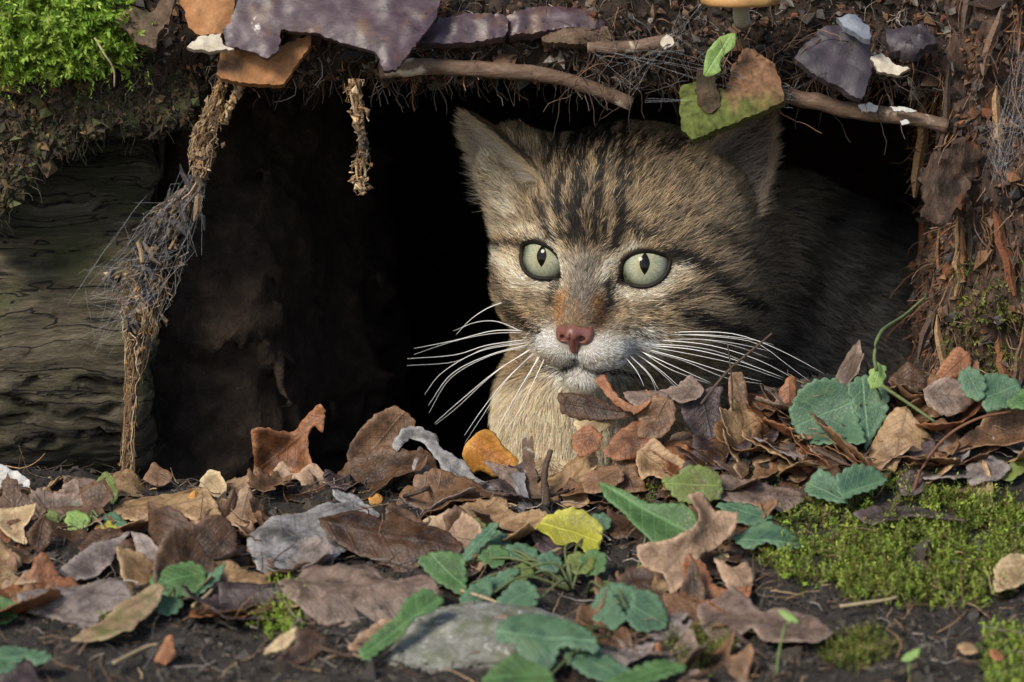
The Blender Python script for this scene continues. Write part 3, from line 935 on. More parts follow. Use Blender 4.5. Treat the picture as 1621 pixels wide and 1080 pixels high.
# ---- nose leather
def nose_sdf(L):
    q = (L - NOSE) / 0.97; q = q.copy(); q[..., 0] = np.abs(q[..., 0])
    d = caps(q, (0, -1, 2.4), (5.6, -3.2, 1.7), 3.2, 2.6)
    d = smin(d, caps(q, (0, 0.2, 1.0), (0, -2.6, -5.6), 3.0, 1.7), 2.0)
    d = smin(d, ell(q, (4.6, -2.6, -0.6), (3.2, 3.0, 2.4)), 1.5)
    d = -smin(-d, -(-ell(q, (4.0, 0.4, -0.4), (1.7, 2.6, 1.25))) * 1.0, 0.6)
    d = np.maximum(d, -caps(q, (0, 3.3, 2.5), (0, 0.5, -6.5), 0.5, 0.5))
    return d
lo = NOSE - (11, 8, 9.5); G = grid3(lo, NOSE + (11, 6, 8), 0.5)
V, Q = surface_nets(nose_sdf(G), lo, 0.5)
mat_nose = rough_mat('nose_leather', [(0.3, (0.11, 0.042, 0.034)), (0.5, (0.17, 0.066, 0.052)), (0.7, (0.24, 0.10, 0.08))], 700, 0.42, fine=3500, bstr=0.35, bd=0.0003, spec=0.5)
mk('nose', h2w(V), Q, mat_nose, cat)

# ---- whiskers
mat_wh, nt, b, out = mat_new('whisker')
b.inputs['Base Color'].default_value = (0.86, 0.85, 0.82, 1); b.inputs['Roughness'].default_value = 0.35
WH = [([(1022, 534), (1075, 526), (1150, 527), (1200, 540), (1250, 562), (1305, 592)], -.002), ([(1018, 541), (1100, 537), (1165, 544), (1218, 556)], .004),
      ([(1020, 547), (1100, 554), (1170, 572), (1240, 598)], -.004), ([(1018, 552), (1080, 568), (1150, 590), (1205, 604)], 0),
      ([(1012, 556), (1060, 577), (1125, 606)], -.004), ([(1005, 560), (1045, 586), (1080, 617)], 0), ([(996, 562), (1026, 590), (1042, 616)], -.003),
      ([(1030, 531), (1110, 530), (1180, 536), (1225, 546)], .008), ([(1010, 545), (1085, 548), (1140, 558), (1190, 578)], .006),
      ([(990, 566), (1008, 588), (1020, 612)], 0), ([(1026, 538), (1120, 546), (1200, 570), (1262, 602)], .002),
      ([(832, 524), (780, 524), (720, 539), (655, 552)], .004), ([(834, 538), (770, 547), (720, 562), (645, 568)], 0),
      ([(838, 546), (775, 562), (715, 592), (678, 642)], -.006), ([(842, 553), (785, 588), (722, 640), (688, 670)], -.003),
      ([(848, 558), (802, 600), (762, 650), (735, 690)], -.008), ([(855, 564), (832, 600), (802, 652), (785, 686)], -.004),
      ([(862, 568), (843, 608), (822, 650), (800, 682)], -.009), ([(835, 530), (790, 510), (755, 510), (718, 524)], .008),
      ([(800, 478), (772, 488), (745, 506), (722, 530)], .004), ([(836, 543), (760, 556), (700, 590), (672, 625)], .003)]
WH = [(p_, d_, 1.0) for p_, d_ in WH] + [([(q_[0] + R.uniform(-2, 2), q_[1] + R.uniform(-2, 3) + i_ * R.uniform(1, 5)) for i_, q_ in enumerate(p_)], d_ + R.uniform(-.003, .003), .65) for p_, d_ in WH[:7] + WH[11:17]]
for pts, dy, wk in WH:
    p0 = cat_hit(*pts[0]); y0 = p0[1] if p0 is not None else 0.02
    P3 = np.array([p0 + np.array((0, 0.001, 0)) if k == 0 and p0 is not None else at(q[0], q[1], y0 + (dy - 0.004) * k / (len(pts) - 1)) for k, q in enumerate(pts)])
    P3 = polyline(P3, 16)
    V, F = tubes(P3[None], (wk * np.linspace(0.00022, 0.00005, 16))[None], 4)
    mk('whisker', V, F, mat_wh, cat)
# ------------------------------------------------------------------ leaves
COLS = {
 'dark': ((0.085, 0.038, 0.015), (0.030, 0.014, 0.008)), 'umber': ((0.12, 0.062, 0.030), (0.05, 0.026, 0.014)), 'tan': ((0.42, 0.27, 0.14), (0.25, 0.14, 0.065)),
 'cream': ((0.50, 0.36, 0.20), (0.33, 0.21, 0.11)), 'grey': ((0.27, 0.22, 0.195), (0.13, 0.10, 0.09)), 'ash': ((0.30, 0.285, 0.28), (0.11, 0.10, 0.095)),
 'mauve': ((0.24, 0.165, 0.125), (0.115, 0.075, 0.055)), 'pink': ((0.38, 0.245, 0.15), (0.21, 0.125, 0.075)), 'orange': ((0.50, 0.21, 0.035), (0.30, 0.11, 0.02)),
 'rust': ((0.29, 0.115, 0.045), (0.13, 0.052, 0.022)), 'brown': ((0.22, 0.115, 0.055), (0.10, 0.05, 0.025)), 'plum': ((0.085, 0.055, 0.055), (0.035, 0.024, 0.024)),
 'white': ((0.55, 0.52, 0.48), (0.36, 0.33, 0.30)), 'yellow': ((0.42, 0.40, 0.045), (0.26, 0.24, 0.05)), 'teal': ((0.098, 0.185, 0.098), (0.050, 0.110, 0.068)),
 'green': ((0.085, 0.175, 0.055), (0.05, 0.105, 0.035)), 'lime': ((0.24, 0.36, 0.10), (0.15, 0.25, 0.06)), 'olive': ((0.15, 0.20, 0.045), (0.10, 0.10, 0.03)),
 'blush': ((0.33, 0.22, 0.13), (0.20, 0.21, 0.07)), 'moss': ((0.14, 0.20, 0.03), (0.22, 0.09, 0.04))}
_lm = {}
def leaf_mat(key, s):
    k = (key, s % 3)
    if k in _lm: return _lm[k]
    c1, c2 = COLS[key]
    if key not in ('teal', 'green', 'lime', 'olive', 'yellow', 'white', 'orange'):
        c1 = tuple(v * .86 for v in c1); c2 = tuple(v * .66 for v in c2)
    green = key in ('teal', 'green', 'lime', 'olive', 'yellow')
    m, nt, b, out = mat_new('leaf_' + key)
    uv = nt.nodes.new('ShaderNodeUVMap'); uv.uv_map = 'UVMap'
    g = nt.nodes.new('ShaderNodeNewGeometry')
    sp = N_(nt, 'SeparateXYZ'); nt.links.new(uv.outputs[0], sp.inputs[0])
    t, s_ = sp.outputs[0], math_(nt, 'ABSOLUTE', sp.outputs[1])
    ph = math_(nt, 'FRACT', math_(nt, 'MULTIPLY', math_(nt, 'SUBTRACT', t, math_(nt, 'MULTIPLY', s_, 0.85)), 8.0))
    side = math_(nt, 'ABSOLUTE', math_(nt, 'SUBTRACT', ph, 0.5))
    side = ramp(nt, side, [(0.0, 1), (0.09, 0)])
    mid = ramp(nt, s_, [(0.006, 1), (0.022, 0)])
    vein = math_(nt, 'MAXIMUM', mid, math_(nt, 'MULTIPLY', side, 0.75))
    po = g.outputs['Position']
    vo = N_(nt, 'TexVoronoi', Scale=620.0, _feature='DISTANCE_TO_EDGE'); nt.links.new(po, vo.inputs['Vector'])
    ret = ramp(nt, vo.outputs['Distance'], [(0.02, 1), (0.14, 0)])
    n1 = noisy(nt, po, 75 + 20 * (s % 3), 6, 0.68, 0.5); n2 = noisy(nt, po, 520, 4, 0.65)
    f = math_(nt, 'ADD', math_(nt, 'MULTIPLY', n1, 0.75), math_(nt, 'MULTIPLY', n2, 0.25))
    c = mixc(nt, ramp(nt, f, [(0.42, 1), (0.56, 0)]), c1, c2)
    c = mixc(nt, ramp(nt, noisy(nt, po, 260, 4, 0.7), [(0.62, 0), (0.72, 0.75)]), c, tuple(v * 0.35 for v in c2))        # specks of decay
    if not green:
        c = mixc(nt, ramp(nt, noisy(nt, po, 110, 5, 0.7), [(0.54, 0), (0.70, 0.45)]), c, tuple(min(0.7, v * 1.5 + 0.05) for v in c1))
    else:
        c = mixc(nt, ramp(nt, noisy(nt, po, 90, 5, 0.7), [(0.55, 0), (0.75, 0.4)]), c, (c1[0] * 1.8 + 0.05, c1[1] * 1.3, c1[2] * 0.6))
    vc = tuple(min(0.8, v * 1.45 + 0.02) for v in c1) if green else tuple(v * 0.55 for v in c1)
    c = mixc(nt, math_(nt, 'MULTIPLY', vein, 0.75 if green else 0.7), c, vc)
    ea = N_(nt, 'Attribute', _attribute_name='Col')
    c = mixc(nt, math_(nt, 'MULTIPLY', ea.outputs['Fac'], math_(nt, 'MULTIPLY', n2, 1.1)), c, tuple(min(.8, v * (1.5 if green else 1.9) + .04) for v in c1))   # paler rims: wear, plus light through thin edges put into the colour
    nt.links.new(c, b.inputs['Base Color'])
    b.inputs['Roughness'].default_value = 0.46 if green else 0.5
    b.inputs['Specular IOR Level'].default_value = 0.45
    hgt = math_(nt, 'ADD', math_(nt, 'MULTIPLY', vein, -0.9 if green else 0.8), math_(nt, 'ADD', math_(nt, 'MULTIPLY', ret, -0.35), math_(nt, 'MULTIPLY', n2, 1.0)))
    bump(nt, b, hgt, 0.5, 0.0005)
    tr = N_(nt, 'BsdfTranslucent', Color=mixc(nt, 0.5, c, tuple(min(1, v * 1.6) for v in c1)))
    mx = N_(nt, 'MixShader', Fac=0.28 if green else 0.18)
    nt.links.new(b.outputs[0], mx.inputs[1]); nt.links.new(tr.outputs[0], mx.inputs[2]); nt.links.new(mx.outputs[0], out.inputs['Surface'])
    _lm[k] = m
    return m

def smooth_closed(p, sub=5, sharp=0.5):
    p = np.asarray(p, float); n = len(p); out = []
    for i in range(n):
        a, b, c, d = p[i - 1], p[i], p[(i + 1) % n], p[(i + 2) % n]
        for t in np.linspace(0, 1, sub, endpoint=False):
            cr = 0.5 * (2 * b + (c - a) * t + (2 * a - 5 * b + 4 * c - d) * t * t + (-a + 3 * b - 3 * c + d) * t ** 3)
            out.append((1 - sharp) * cr + sharp * (b + (c - b) * t))
    return np.array(out)

def resample_closed(p, step):
    q = np.vstack([p, p[:1]]); d = np.r_[0, np.cumsum(np.linalg.norm(np.diff(q, axis=0), axis=1))]
    n = max(10, int(d[-1] / step)); s = np.linspace(0, d[-1], n, endpoint=False)
    return np.stack([np.interp(s, d, q[:, k]) for k in range(2)], 1), s

def inside(pts, poly):
    x, y = pts[:, 0], pts[:, 1]; r = np.zeros(len(pts), bool)
    a = poly; b = np.roll(poly, -1, 0)
    for (x0, y0), (x1, y1) in zip(a, b):
        m = ((y0 > y) != (y1 > y)) & (x < (x1 - x0) * (y - y0) / ((y1 - y0) if y1 != y0 else 1e-9) + x0)
        r ^= m
    return r

def flat_mesh(poly, step, margin=0.0, wl=0.003, jag=0.0, seed=0):
    """triangulated sheet inside a closed outline (metres, its own plane)"""
    b, s = resample_closed(poly, step * 0.7)
    cen = b.mean(0)
    tg = np.roll(b, -1, 0) - np.roll(b, 1, 0); nn = nrm(np.stack([tg[:, 1], -tg[:, 0]], 1))
    area = 0.5 * np.sum(b[:, 0] * np.roll(b[:, 1], -1) - b[:, 1] * np.roll(b[:, 0], -1))
    if area < 0: nn = -nn
    if margin: b = b + nn * (margin * (np.abs(np.sin(s * math.pi / wl)) - 0.4))[:, None]
    if jag: b = b + nn * (jag * fbm(np.stack([s, 0 * s, 0 * s + seed], 1), 700, 3 + seed, 3))[:, None]
    lo, hi = b.min(0), b.max(0)
    gx = np.arange(lo[0], hi[0], step); gy = np.arange(lo[1], hi[1], step * 0.87)
    X, Y = np.meshgrid(gx, gy, indexing='ij'); X = X + (np.arange(len(gy)) % 2) * step * 0.5
    p = np.stack([X.ravel(), Y.ravel()], 1) + rng.normal(0, step * 0.08, (X.size, 2))
    p = p[inside(p, b)]
    if len(p):
        dm = np.min(np.linalg.norm(p[:, None] - b[None, ::1], axis=2), axis=1) if len(p) * len(b) < 4e6 else np.full(len(p), 1.0)
        p = p[dm > step * 0.45]
    vs_ = [Vector(v) for v in np.vstack([b, p])]
    n = len(b)
    r = delaunay_2d_cdt(vs_, [(i, (i + 1) % n) for i in range(n)], [list(range(n))], 1, 1e-7)
    V = np.array([tuple(v) for v in r[0]]); T = np.array([f for f in r[2] if len(f) == 3])
    dm = np.min(np.linalg.norm(V[:, None] - b[None, ::2], axis=2), axis=1)
    return V, T, dm

def leaf_frame(tilt, roll):
    t, r = math.radians(tilt), math.radians(roll)
    e1 = np.array((1.0, 0, 0)); e2 = np.array((0, math.cos(t), math.sin(t))); n = np.cross(e1, e2)
    e1, n = e1 * math.cos(r) + n * math.sin(r), n * math.cos(r) - e1 * math.sin(r)
    return e1, e2, n

def leaf_obj(name, V2, T, dm, O, fr, colour, seed, parent=None, cup=0.0, bend=0.0, wave=1.0, axis=None, edge=0.0, thick=0.00022, fold=0.0):
    e1, e2, n = fr
    if axis is None:
        c = V2.mean(0); u, s, vt = np.linalg.svd(V2 - c, full_matrices=False); d = vt[0]
        if d[1] > 0: d = -d
    else:
        a, b = np.asarray(axis[0]), np.asarray(axis[1]); d = (b - a) / np.linalg.norm(b - a)
    tt = V2 @ d; p = np.array((-d[1], d[0])); ss = V2 @ p
    t0, t1 = tt.min(), tt.max(); Ln = t1 - t0
    s0 = ss.mean() if axis is None else np.asarray(axis[0]) @ p
    t = (tt - t0) / Ln; s = (ss - s0) / Ln
    ph = np.mod((t - 0.85 * np.abs(s)) * 8, 1)
    P3 = np.stack([V2[:, 0], V2[:, 1], np.full(len(V2), seed * 0.37)], 1)
    z = cup * Ln * s * s * 2 + bend * Ln * (t - 0.5) ** 2 * 2 + fold * Ln * np.abs(s)
    z = z + wave * (0.0026 * fbm(P3, 70, seed, 2) + 0.0010 * fbm(P3, 230, seed + 5, 2))
    z = z - 0.00025 * wave * (np.abs(ph - 0.5) < 0.12) * (np.abs(s) > 0.02)
    z = z + edge * np.exp(-(dm / 0.0035) ** 2) * (0.5 + vnoise(P3, 90, seed + 9)) * 0.006
    W = O + np.outer(V2[:, 0], e1) + np.outer(V2[:, 1], e2) + np.outer(z, n)
    return mk(name, W, T, leaf_mat(colour, seed), parent, uv=np.stack([t, s], 1), thick=thick, off=0, col=np.repeat(np.exp(-(dm / .0016) ** 2)[:, None], 3, 1))

_ls = [100]
def traced_leaf(name, zone, pts, tilt, roll, colour, label=None, y=None, lift=0.0075, parent=None, cat='leaf', group=None, step=0.0016, margin=0.0, wl=0.003, jag=0.0007, axis=None, **kw):
    _ls[0] += 1; seed = _ls[0]
    pp = Z(pts, zone) if zone else np.asarray(pts, float)
    pp = smooth_closed(pp)
    k = np.argmax(pp[:, 1])
    A = at(pp[k, 0], pp[k, 1], y) if y is not None else ground_hit(*pp[k]) + np.array((0, 0, lift))
    e1, e2, n = leaf_frame(tilt, roll)
    d = ray(pp[:, 0], pp[:, 1])
    t = ((A - EYE) @ n) / (d @ n)
    W = EYE + t[:, None] * d
    O = W.mean(0); q = np.stack([(W - O) @ e1, (W - O) @ e2], 1)
    if axis is not None:
        ax = Z(axis, zone) if zone else np.asarray(axis, float)
        d = ray(ax[:, 0], ax[:, 1]); t = ((A - EYE) @ n) / (d @ n); w_ = EYE + t[:, None] * d
        axis = np.stack([(w_ - O) @ e1, (w_ - O) @ e2], 1)
    V2, T, dm = flat_mesh(q, step, margin, wl, jag, seed)
    o = leaf_obj(name, V2, T, dm, O, (e1, e2, n), colour, seed, parent, axis=axis, **kw)
    if label: tag(o, label, cat, group)
    return o

D = 'dead_leaf'
LEAVES = [
 (4, [(652,240),(690,275),(760,283),(820,320),(870,380),(920,340),(980,322),(1030,340),(1055,400),(1060,470),(1120,500),(1110,560),(1060,585),(935,610),(880,560),(800,555),(740,520),(680,430),(655,370)], 62, 6, 'dark', 'dark brown two-lobed leaf standing upright out of the litter', dict(cup=-.5, edge=.5, axis=[(900,600),(870,380)])),
 (4, [(235,590),(330,530),(430,460),(540,420),(592,398),(560,440),(525,490),(500,560),(430,610),(300,625),(230,620)], 30, -10, 'grey', 'smooth grey leaf blade slanting up over a grey lobed leaf', dict(cup=.5)),
 (4, [(85,670),(200,640),(330,620),(450,595),(540,620),(592,680),(540,722),(450,755),(430,805),(380,848),(310,830),(225,828),(262,765),(180,758),(90,732)], 20, 4, 'grey', 'flat grey brown lobed leaf with a small rounded lobe pointing down to the soil', dict(cup=-.3, axis=[(90,690),(590,680)])),
 (4, [(315,892),(400,820),(480,770),(560,720),(640,680),(700,655),(745,680),(705,735),(640,790),(590,845),(480,885),(400,892)], 20, 5, 'blush', 'pinkish tan leaf turning yellow green at one end, lying on dark soil', dict(axis=[(320,885),(740,670)])),
 (4, [(0,310),(90,308),(180,325),(145,380),(112,415),(130,470),(60,455),(0,415)], 35, 8, 'cream', 'pale cream leaf beside a dark curled one under the log', dict(cup=.6, edge=.6)),
 (4, [(110,415),(180,330),(222,400),(212,470),(160,505),(118,455)], 70, -20, 'dark', 'dark brown curled leaf flap next to a pale cream leaf', dict(edge=.6)),
 (4, [(510,310),(600,250),(700,205),(870,168),(925,200),(965,260),(1000,325),(900,345),(850,320),(760,300),(650,345),(560,350)], 24, 6, 'tan', 'long tan leaf lying across the litter at the foot of the hanging roots', dict(axis=[(510,320),(960,240)], cup=-.4)),
 (4, [(900,190),(945,130),(1000,148),(1032,210),(1012,262),(960,245),(905,220)], 66, 10, 'cream', 'small pale yellowish leaf standing up behind the two-lobed brown leaf', dict(edge=.7, lift=.008)),
 (4, [(990,290),(1060,232),(1120,212),(1150,260),(1205,312),(1172,352),(1100,390),(1030,360)], 40, -8, 'pink', 'warm pinkish tan crumpled leaf beside a mottled ash grey leaf', dict(wave=1.6)),
 (4, [(840,330),(850,250),(880,215),(920,260),(940,330),(900,370),(860,360)], 72, -25, 'orange', 'orange brown rolled leaf tip tucked behind the two-lobed leaf', dict(cup=-1.2)),
 (4, [(1110,420),(1200,330),(1300,290),(1400,262),(1500,250),(1592,280),(1620,390),(1510,490),(1400,540),(1300,580),(1230,590),(1160,550)], 26, -4, 'ash', 'large ash grey leaf with bluish mould mottling', dict(axis=[(1130,520),(1590,290)], cup=-.4)),
 (4, [(985,605),(1050,575),(1150,582),(1260,600),(1285,680),(1240,735),(1100,765),(1010,755),(985,690)], 40, 0, 'plum', 'dark purplish rolled leaf on the soil below the two-lobed leaf', dict(cup=-1.6, axis=[(985,660),(1280,660)])),
 (4, [(1185,962),(1260,900),(1340,843),(1345,870),(1330,910),(1270,955)], 48, 14, 'cream', 'pale tan half of a folded leaf on the bare soil', dict(edge=.4)),
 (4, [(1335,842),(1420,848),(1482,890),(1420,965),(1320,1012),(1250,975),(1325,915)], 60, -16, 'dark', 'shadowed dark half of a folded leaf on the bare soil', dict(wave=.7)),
 (4, [(690,985),(712,940),(740,882),(775,868),(782,960),(742,1003)], 75, 5, 'rust', 'small rusty brown pointed leaf stuck upright in dark soil', dict(lift=.001)),
 (4, [(-40,1110),(60,1000),(112,962),(150,1010),(205,1110)], 45, -12, 'plum', 'purplish brown leaf overlapping a toothed pale green leaf', dict()),
 (4, [(262,270),(290,190),(340,163),(362,200),(352,262),(312,305),(270,305)], 74, 12, 'mauve', 'mauve grey rounded leaf standing against the log foot', dict(cup=.8)),
 (4, [(-30,105),(60,125),(138,175),(122,218),(60,248),(-30,255)], 55, 0, 'white', 'whitish weathered leaf resting against the log', dict(wave=1.8, edge=.5)),
 (4, [(-30,485),(50,490),(78,560),(72,605),(20,600),(-30,570)], 58, 0, 'brown', 'plain brown leaf at the edge of the litter beside pinkish fragments', dict(cup=.6)),
 (4, [(66,645),(120,580),(200,568),(235,592),(172,632)], 30, 0, 'pink', 'small pinkish leaf fragment beside a plain brown leaf', dict()),
 (4, [(590,402),(655,420),(722,480),(742,545),(692,612),(660,585),(628,500)], 58, 22, 'grey', 'grey tan curved leaf leaning on the dark two-lobed leaf', dict(cup=.8)),
 (4, [(350,470),(420,400),(520,395),(560,420),(440,465),(370,515)], 40, 0, 'dark', 'dark brown leaf half buried above the smooth grey leaf', dict()),
 (4, [(500,500),(570,440),(625,500),(640,580),(560,600),(505,580)], 50, 0, 'umber', 'deep umber leaf hidden in the gap behind the grey leaf blade', dict(lift=.0)),
 (4, [(0,420),(60,460),(130,480),(170,520),(110,550),(40,500),(0,490)], 40, 0, 'umber', 'umber crumpled leaf below the pale cream leaf', dict(wave=1.8)),
 (4, [(80,290),(140,240),(200,255),(230,300),(180,322),(110,308)], 45, 0, 'brown', 'brown leaf wedged between the log and a pale cream leaf', dict()),
 (4, [(380,270),(430,180),(480,130),(520,180),(530,260),(480,300),(420,300)], 60, 0, 'olive', 'dull olive brown leaf leaning on the mossy foot of the log', dict(lift=.002)),
 (4, [(650,170),(690,95),(720,110),(780,150),(760,190),(700,200)], 50, 0, 'brown', 'small tan brown leaf at the base of the hanging roots', dict(lift=.004)),
 (5, [(135,722),(200,690),(260,620),(340,598),(420,600),(480,650),(505,692),(560,722),(640,700),(692,720),(705,765),(640,805),(540,835),(430,868),(330,838),(220,802),(160,768)], 30, 3, 'mauve', 'large mottled mauve brown leaf arching over the stone', dict(axis=[(140,725),(700,740)], cup=-.7, wave=1.4)),
 (5, [(275,492),(370,468),(440,470),(512,500),(530,455),(600,490),(660,508),(722,530),(795,592),(775,630),(700,625),(640,645),(590,680),(520,640),(440,615),(380,592),(320,562)], 38, 2, 'dark', 'glossy dark brown lobed leaf resting on the large mottled leaf', dict(axis=[(280,500),(790,600)], cup=-.5)),
 (5, [(45,182),(100,175),(185,192),(228,140),(285,88),(304,118),(297,194),(265,164),(242,200),(248,265),(262,320),(205,345),(150,320),(120,350),(90,385),(60,332),(50,260)], 80, 0, 'rust', 'crumpled rust brown leaf with a curled horn standing up in the den mouth', dict(y=0.012, wave=1.8, cup=.5, edge=.8)),
 (5, [(70,402),(100,350),(150,292),(190,342),(262,298),(292,330),(332,392),(290,422),(232,412),(200,356),(140,385),(130,452),(88,442)], 68, 0, 'pink', 'frilled pinkish tan leaf edge curling in front of the crumpled leaf', dict(y=-0.004, edge=.7)),
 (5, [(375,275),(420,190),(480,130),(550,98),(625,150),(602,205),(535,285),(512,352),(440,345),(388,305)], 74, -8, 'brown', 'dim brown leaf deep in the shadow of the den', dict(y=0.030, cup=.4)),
 (5, [(540,232),(580,178),(640,168),(702,200),(712,250),(762,280),(802,300),(832,350),(900,382),(985,425),(960,448),(860,416),(780,386),(728,335),(686,275),(650,226),(600,214),(560,265)], 66, 0, 'ash', 'narrow ash grey leaf arched like a bridge across the den mouth', dict(y=-0.006, wave=1.2, edge=.6)),
 (5, [(500,312),(540,285),(592,300),(612,352),(602,432),(560,455),(520,425)], 72, 18, 'brown', 'brown folded leaf under the arched grey leaf', dict(y=-0.002, cup=-1)),
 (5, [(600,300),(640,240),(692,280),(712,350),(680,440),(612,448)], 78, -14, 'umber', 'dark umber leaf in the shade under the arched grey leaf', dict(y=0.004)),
 (5, [(788,262),(830,200),(870,173),(912,190),(942,240),(995,292),(975,330),(900,345),(860,322),(820,330)], 74, 0, 'orange', 'bright orange leaf beside the cat chest', dict(y=0.004, cup=-.8)),
 (5, [(870,302),(885,290),(940,310),(1000,330),(1015,385),(982,402),(930,362)], 62, 10, 'mauve', 'mauve leaf fold in front of the bright orange leaf', dict(y=-0.006)),
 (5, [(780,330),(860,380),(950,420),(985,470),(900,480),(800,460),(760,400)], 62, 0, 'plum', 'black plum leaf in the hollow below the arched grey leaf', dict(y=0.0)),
 (5, [(330,400),(400,410),(440,440),(500,490),(470,500),(400,470),(340,430)], 45, 0, 'ash', 'thin bluish grey leaf strip on the litter', dict(lift=.006)),
 (5, [(455,425),(480,405),(510,420),(500,450),(470,455)], 60, 0, 'orange', 'tiny orange leaf bit among dark leaves', dict(lift=.006)),
 (5, [(640,510),(680,480),(722,485),(700,520),(670,535)], 55, 0, 'cream', 'tiny pale leaf scrap above the green rosette', dict(lift=.006)),
 (5, [(520,470),(545,440),(600,470),(660,520),(600,540),(530,520)], 45, 0, 'umber', 'umber ridge of a leaf beside a tiny pale scrap', dict(lift=.006)),
 (5, [(1032,540),(1100,555),(1165,610),(1122,645),(1060,605)], 50, 0, 'plum', 'dark purple underside of a leaf below the yellow one', dict()),
 (5, [(1040,542),(1090,488),(1180,473),(1240,500),(1295,540),(1272,625),(1240,640),(1190,585),(1130,612),(1095,560)], 42, -6, 'yellow', 'bright yellow green leaf with dark blotches in the rosette', dict(cup=.5)),
 (5, [(385,955),(430,900),(500,850),(560,855),(520,930),(460,1000),(400,990)], 28, 0, 'pink', 'pinkish leaf slid beneath the long green blade', dict(lift=.001)),
 (5, [(820,880),(880,850),(950,840),(930,885),(850,915)], 25, 0, 'pink', 'pale pink leaf scrap lying on the grey stone', dict(lift=.012)),
 (6, [(48,160),(130,165),(260,208),(305,232),(240,250),(140,244),(58,222)], 60, 0, 'dark', 'dark leaf hanging across the cat chest', dict(y=-0.012, cup=-.8)),
 (6, [(172,132),(195,112),(242,180),(300,212),(345,190),(332,158),(350,200),(300,235),(230,205)], 60, 20, 'rust', 'red brown curled leaf rim under the cat chin', dict(y=-0.016, edge=.5)),
 (6, [(250,165),(330,150),(400,175),(350,200),(300,215)], 45, 0, 'mauve', 'dusky mauve leaf behind a red brown curled rim', dict(y=-0.010)),
 (6, [(365,165),(420,140),(470,113),(512,155),(482,188),(430,196)], 50, 0, 'mauve', 'mauve pink leaf under the cat whiskers', dict(y=-0.006, cup=.6)),
 (6, [(300,222),(350,172),(402,180),(420,222),(404,285),(340,318),(298,295)], 72, 10, 'brown', 'mottled brown leaf standing on the leaf heap before the cat', dict(y=-0.022, wave=1.6)),
 (6, [(190,345),(240,290),(300,258),(335,330),(292,375),(220,380)], 55, 0, 'rust', 'rusty crumpled leaf on the leaf heap before the cat', dict(y=-0.024, wave=1.8)),
 (6, [(98,248),(200,233),(238,240),(182,292),(120,302)], 48, 0, 'cream', 'pale straw leaf lying against the cat chest', dict(y=-0.014)),
 (6, [(90,300),(150,270),(190,310),(170,350),(110,370)], 60, 0, 'rust', 'reddish brown leaf scrap below the straw leaf', dict(y=-0.018)),
 (6, [(298,362),(340,328),(400,358),(452,390),(422,432),(392,455),(342,434),(312,448),(296,404)], 44, 4, 'tan', 'pale tan lobed leaf on the slope below the leaf heap', dict(y=-0.036, edge=.5)),
 (6, [(128,425),(190,390),(242,400),(255,445),(182,485),(130,475)], 45, 0, 'brown', 'brown leaf at the foot of the leaf heap', dict(y=-0.036)),
 (6, [(230,380),(280,350),(300,420),(330,470),(250,480),(220,440)], 50, 10, 'brown', 'ragged brown leaf behind the pale tan lobed leaf', dict(y=-0.030, wave=1.6)),
 (6, [(590,112),(632,103),(642,160),(652,210),(702,250),(768,275),(742,312),(748,352),(690,352),(655,382),(622,362),(640,300),(618,240),(588,202)], 66, 0, 'brown', 'forked brown oak leaf hanging down the bank beside the green leaf', dict(y=-0.018, edge=.4)),
 (6, [(742,165),(780,112),(802,118),(805,200),(785,275),(760,225)], 74, 0, 'rust', 'rusty rolled leaf behind the big green leaf', dict(y=-0.012, cup=-1)),
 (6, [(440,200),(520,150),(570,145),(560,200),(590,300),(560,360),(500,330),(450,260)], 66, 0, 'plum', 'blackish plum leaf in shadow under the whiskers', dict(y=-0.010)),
 (6, [(985,372),(1040,310),(1100,218),(1150,208),(1192,260),(1245,300),(1202,332),(1140,352),(1125,385),(1102,428),(1070,384)], 52, 8, 'tan', 'pointed orange tan leaf beside the big green leaf', dict(axis=[(1150,215),(1095,425)], cup=-.5)),
 (6, [(1140,330),(1190,290),(1240,310),(1235,360),(1180,375)], 40, 0, 'plum', 'grey plum leaf scrap on the orange tan leaf', dict(lift=.010)),
 (6, [(1243,112),(1270,60),(1310,18),(1352,40),(1352,92),(1292,122)], 68, 0, 'rust', 'round rusty leaf at the foot of the stump', dict(y=-0.028)),
 (6, [(1203,152),(1260,120),(1322,128),(1374,180),(1332,222),(1270,238),(1220,204)], 60, 0, 'mauve', 'pinkish mottled leaf in front of the round rusty leaf', dict(y=-0.036, wave=1.5)),
 (6, [(1255,355),(1340,310),(1400,258),(1450,223),(1560,228),(1560,335),(1440,356),(1380,345),(1300,365)], 44, 0, 'brown', 'long wavy brown leaf on the mossy bank below the stump', dict(cup=.6, edge=.8)),
 (6, [(1340,400),(1420,370),(1480,400),(1440,440),(1350,460)], 40, 0, 'grey', 'dull grey leaf sunk in the moss below the wavy brown leaf', dict()),
 (6, [(1440,420),(1490,370),(1560,340),(1560,390),(1480,440)], 45, 0, 'olive', 'greenish grey leaf strip half sunk beside the wavy brown leaf', dict()),
 (6, [(1090,130),(1150,70),(1200,100),(1210,150),(1150,180)], 60, 0, 'dark', 'dark brown leaf under the stump splinters', dict(y=-0.014)),
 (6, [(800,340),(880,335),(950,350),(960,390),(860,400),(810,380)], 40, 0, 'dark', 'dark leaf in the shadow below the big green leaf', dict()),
 (6, [(550,422),(640,430),(722,450),(795,480),(825,512),(760,540),(690,526),(620,516),(556,505)], 30, -4, 'mauve', 'flat mauve brown leaf on the slope below the forked oak leaf', dict(axis=[(555,465),(820,510)])),
 (6, [(452,502),(500,488),(545,530),(614,545),(604,602),(560,642),(502,684),(482,745),(442,784),(400,805),(378,745),(305,705),(298,650),(400,642),(462,612),(490,562)], 50, -8, 'pink', 'twisted pale pinkish tan leaf curling over itself', dict(wave=1.4, edge=.6)),
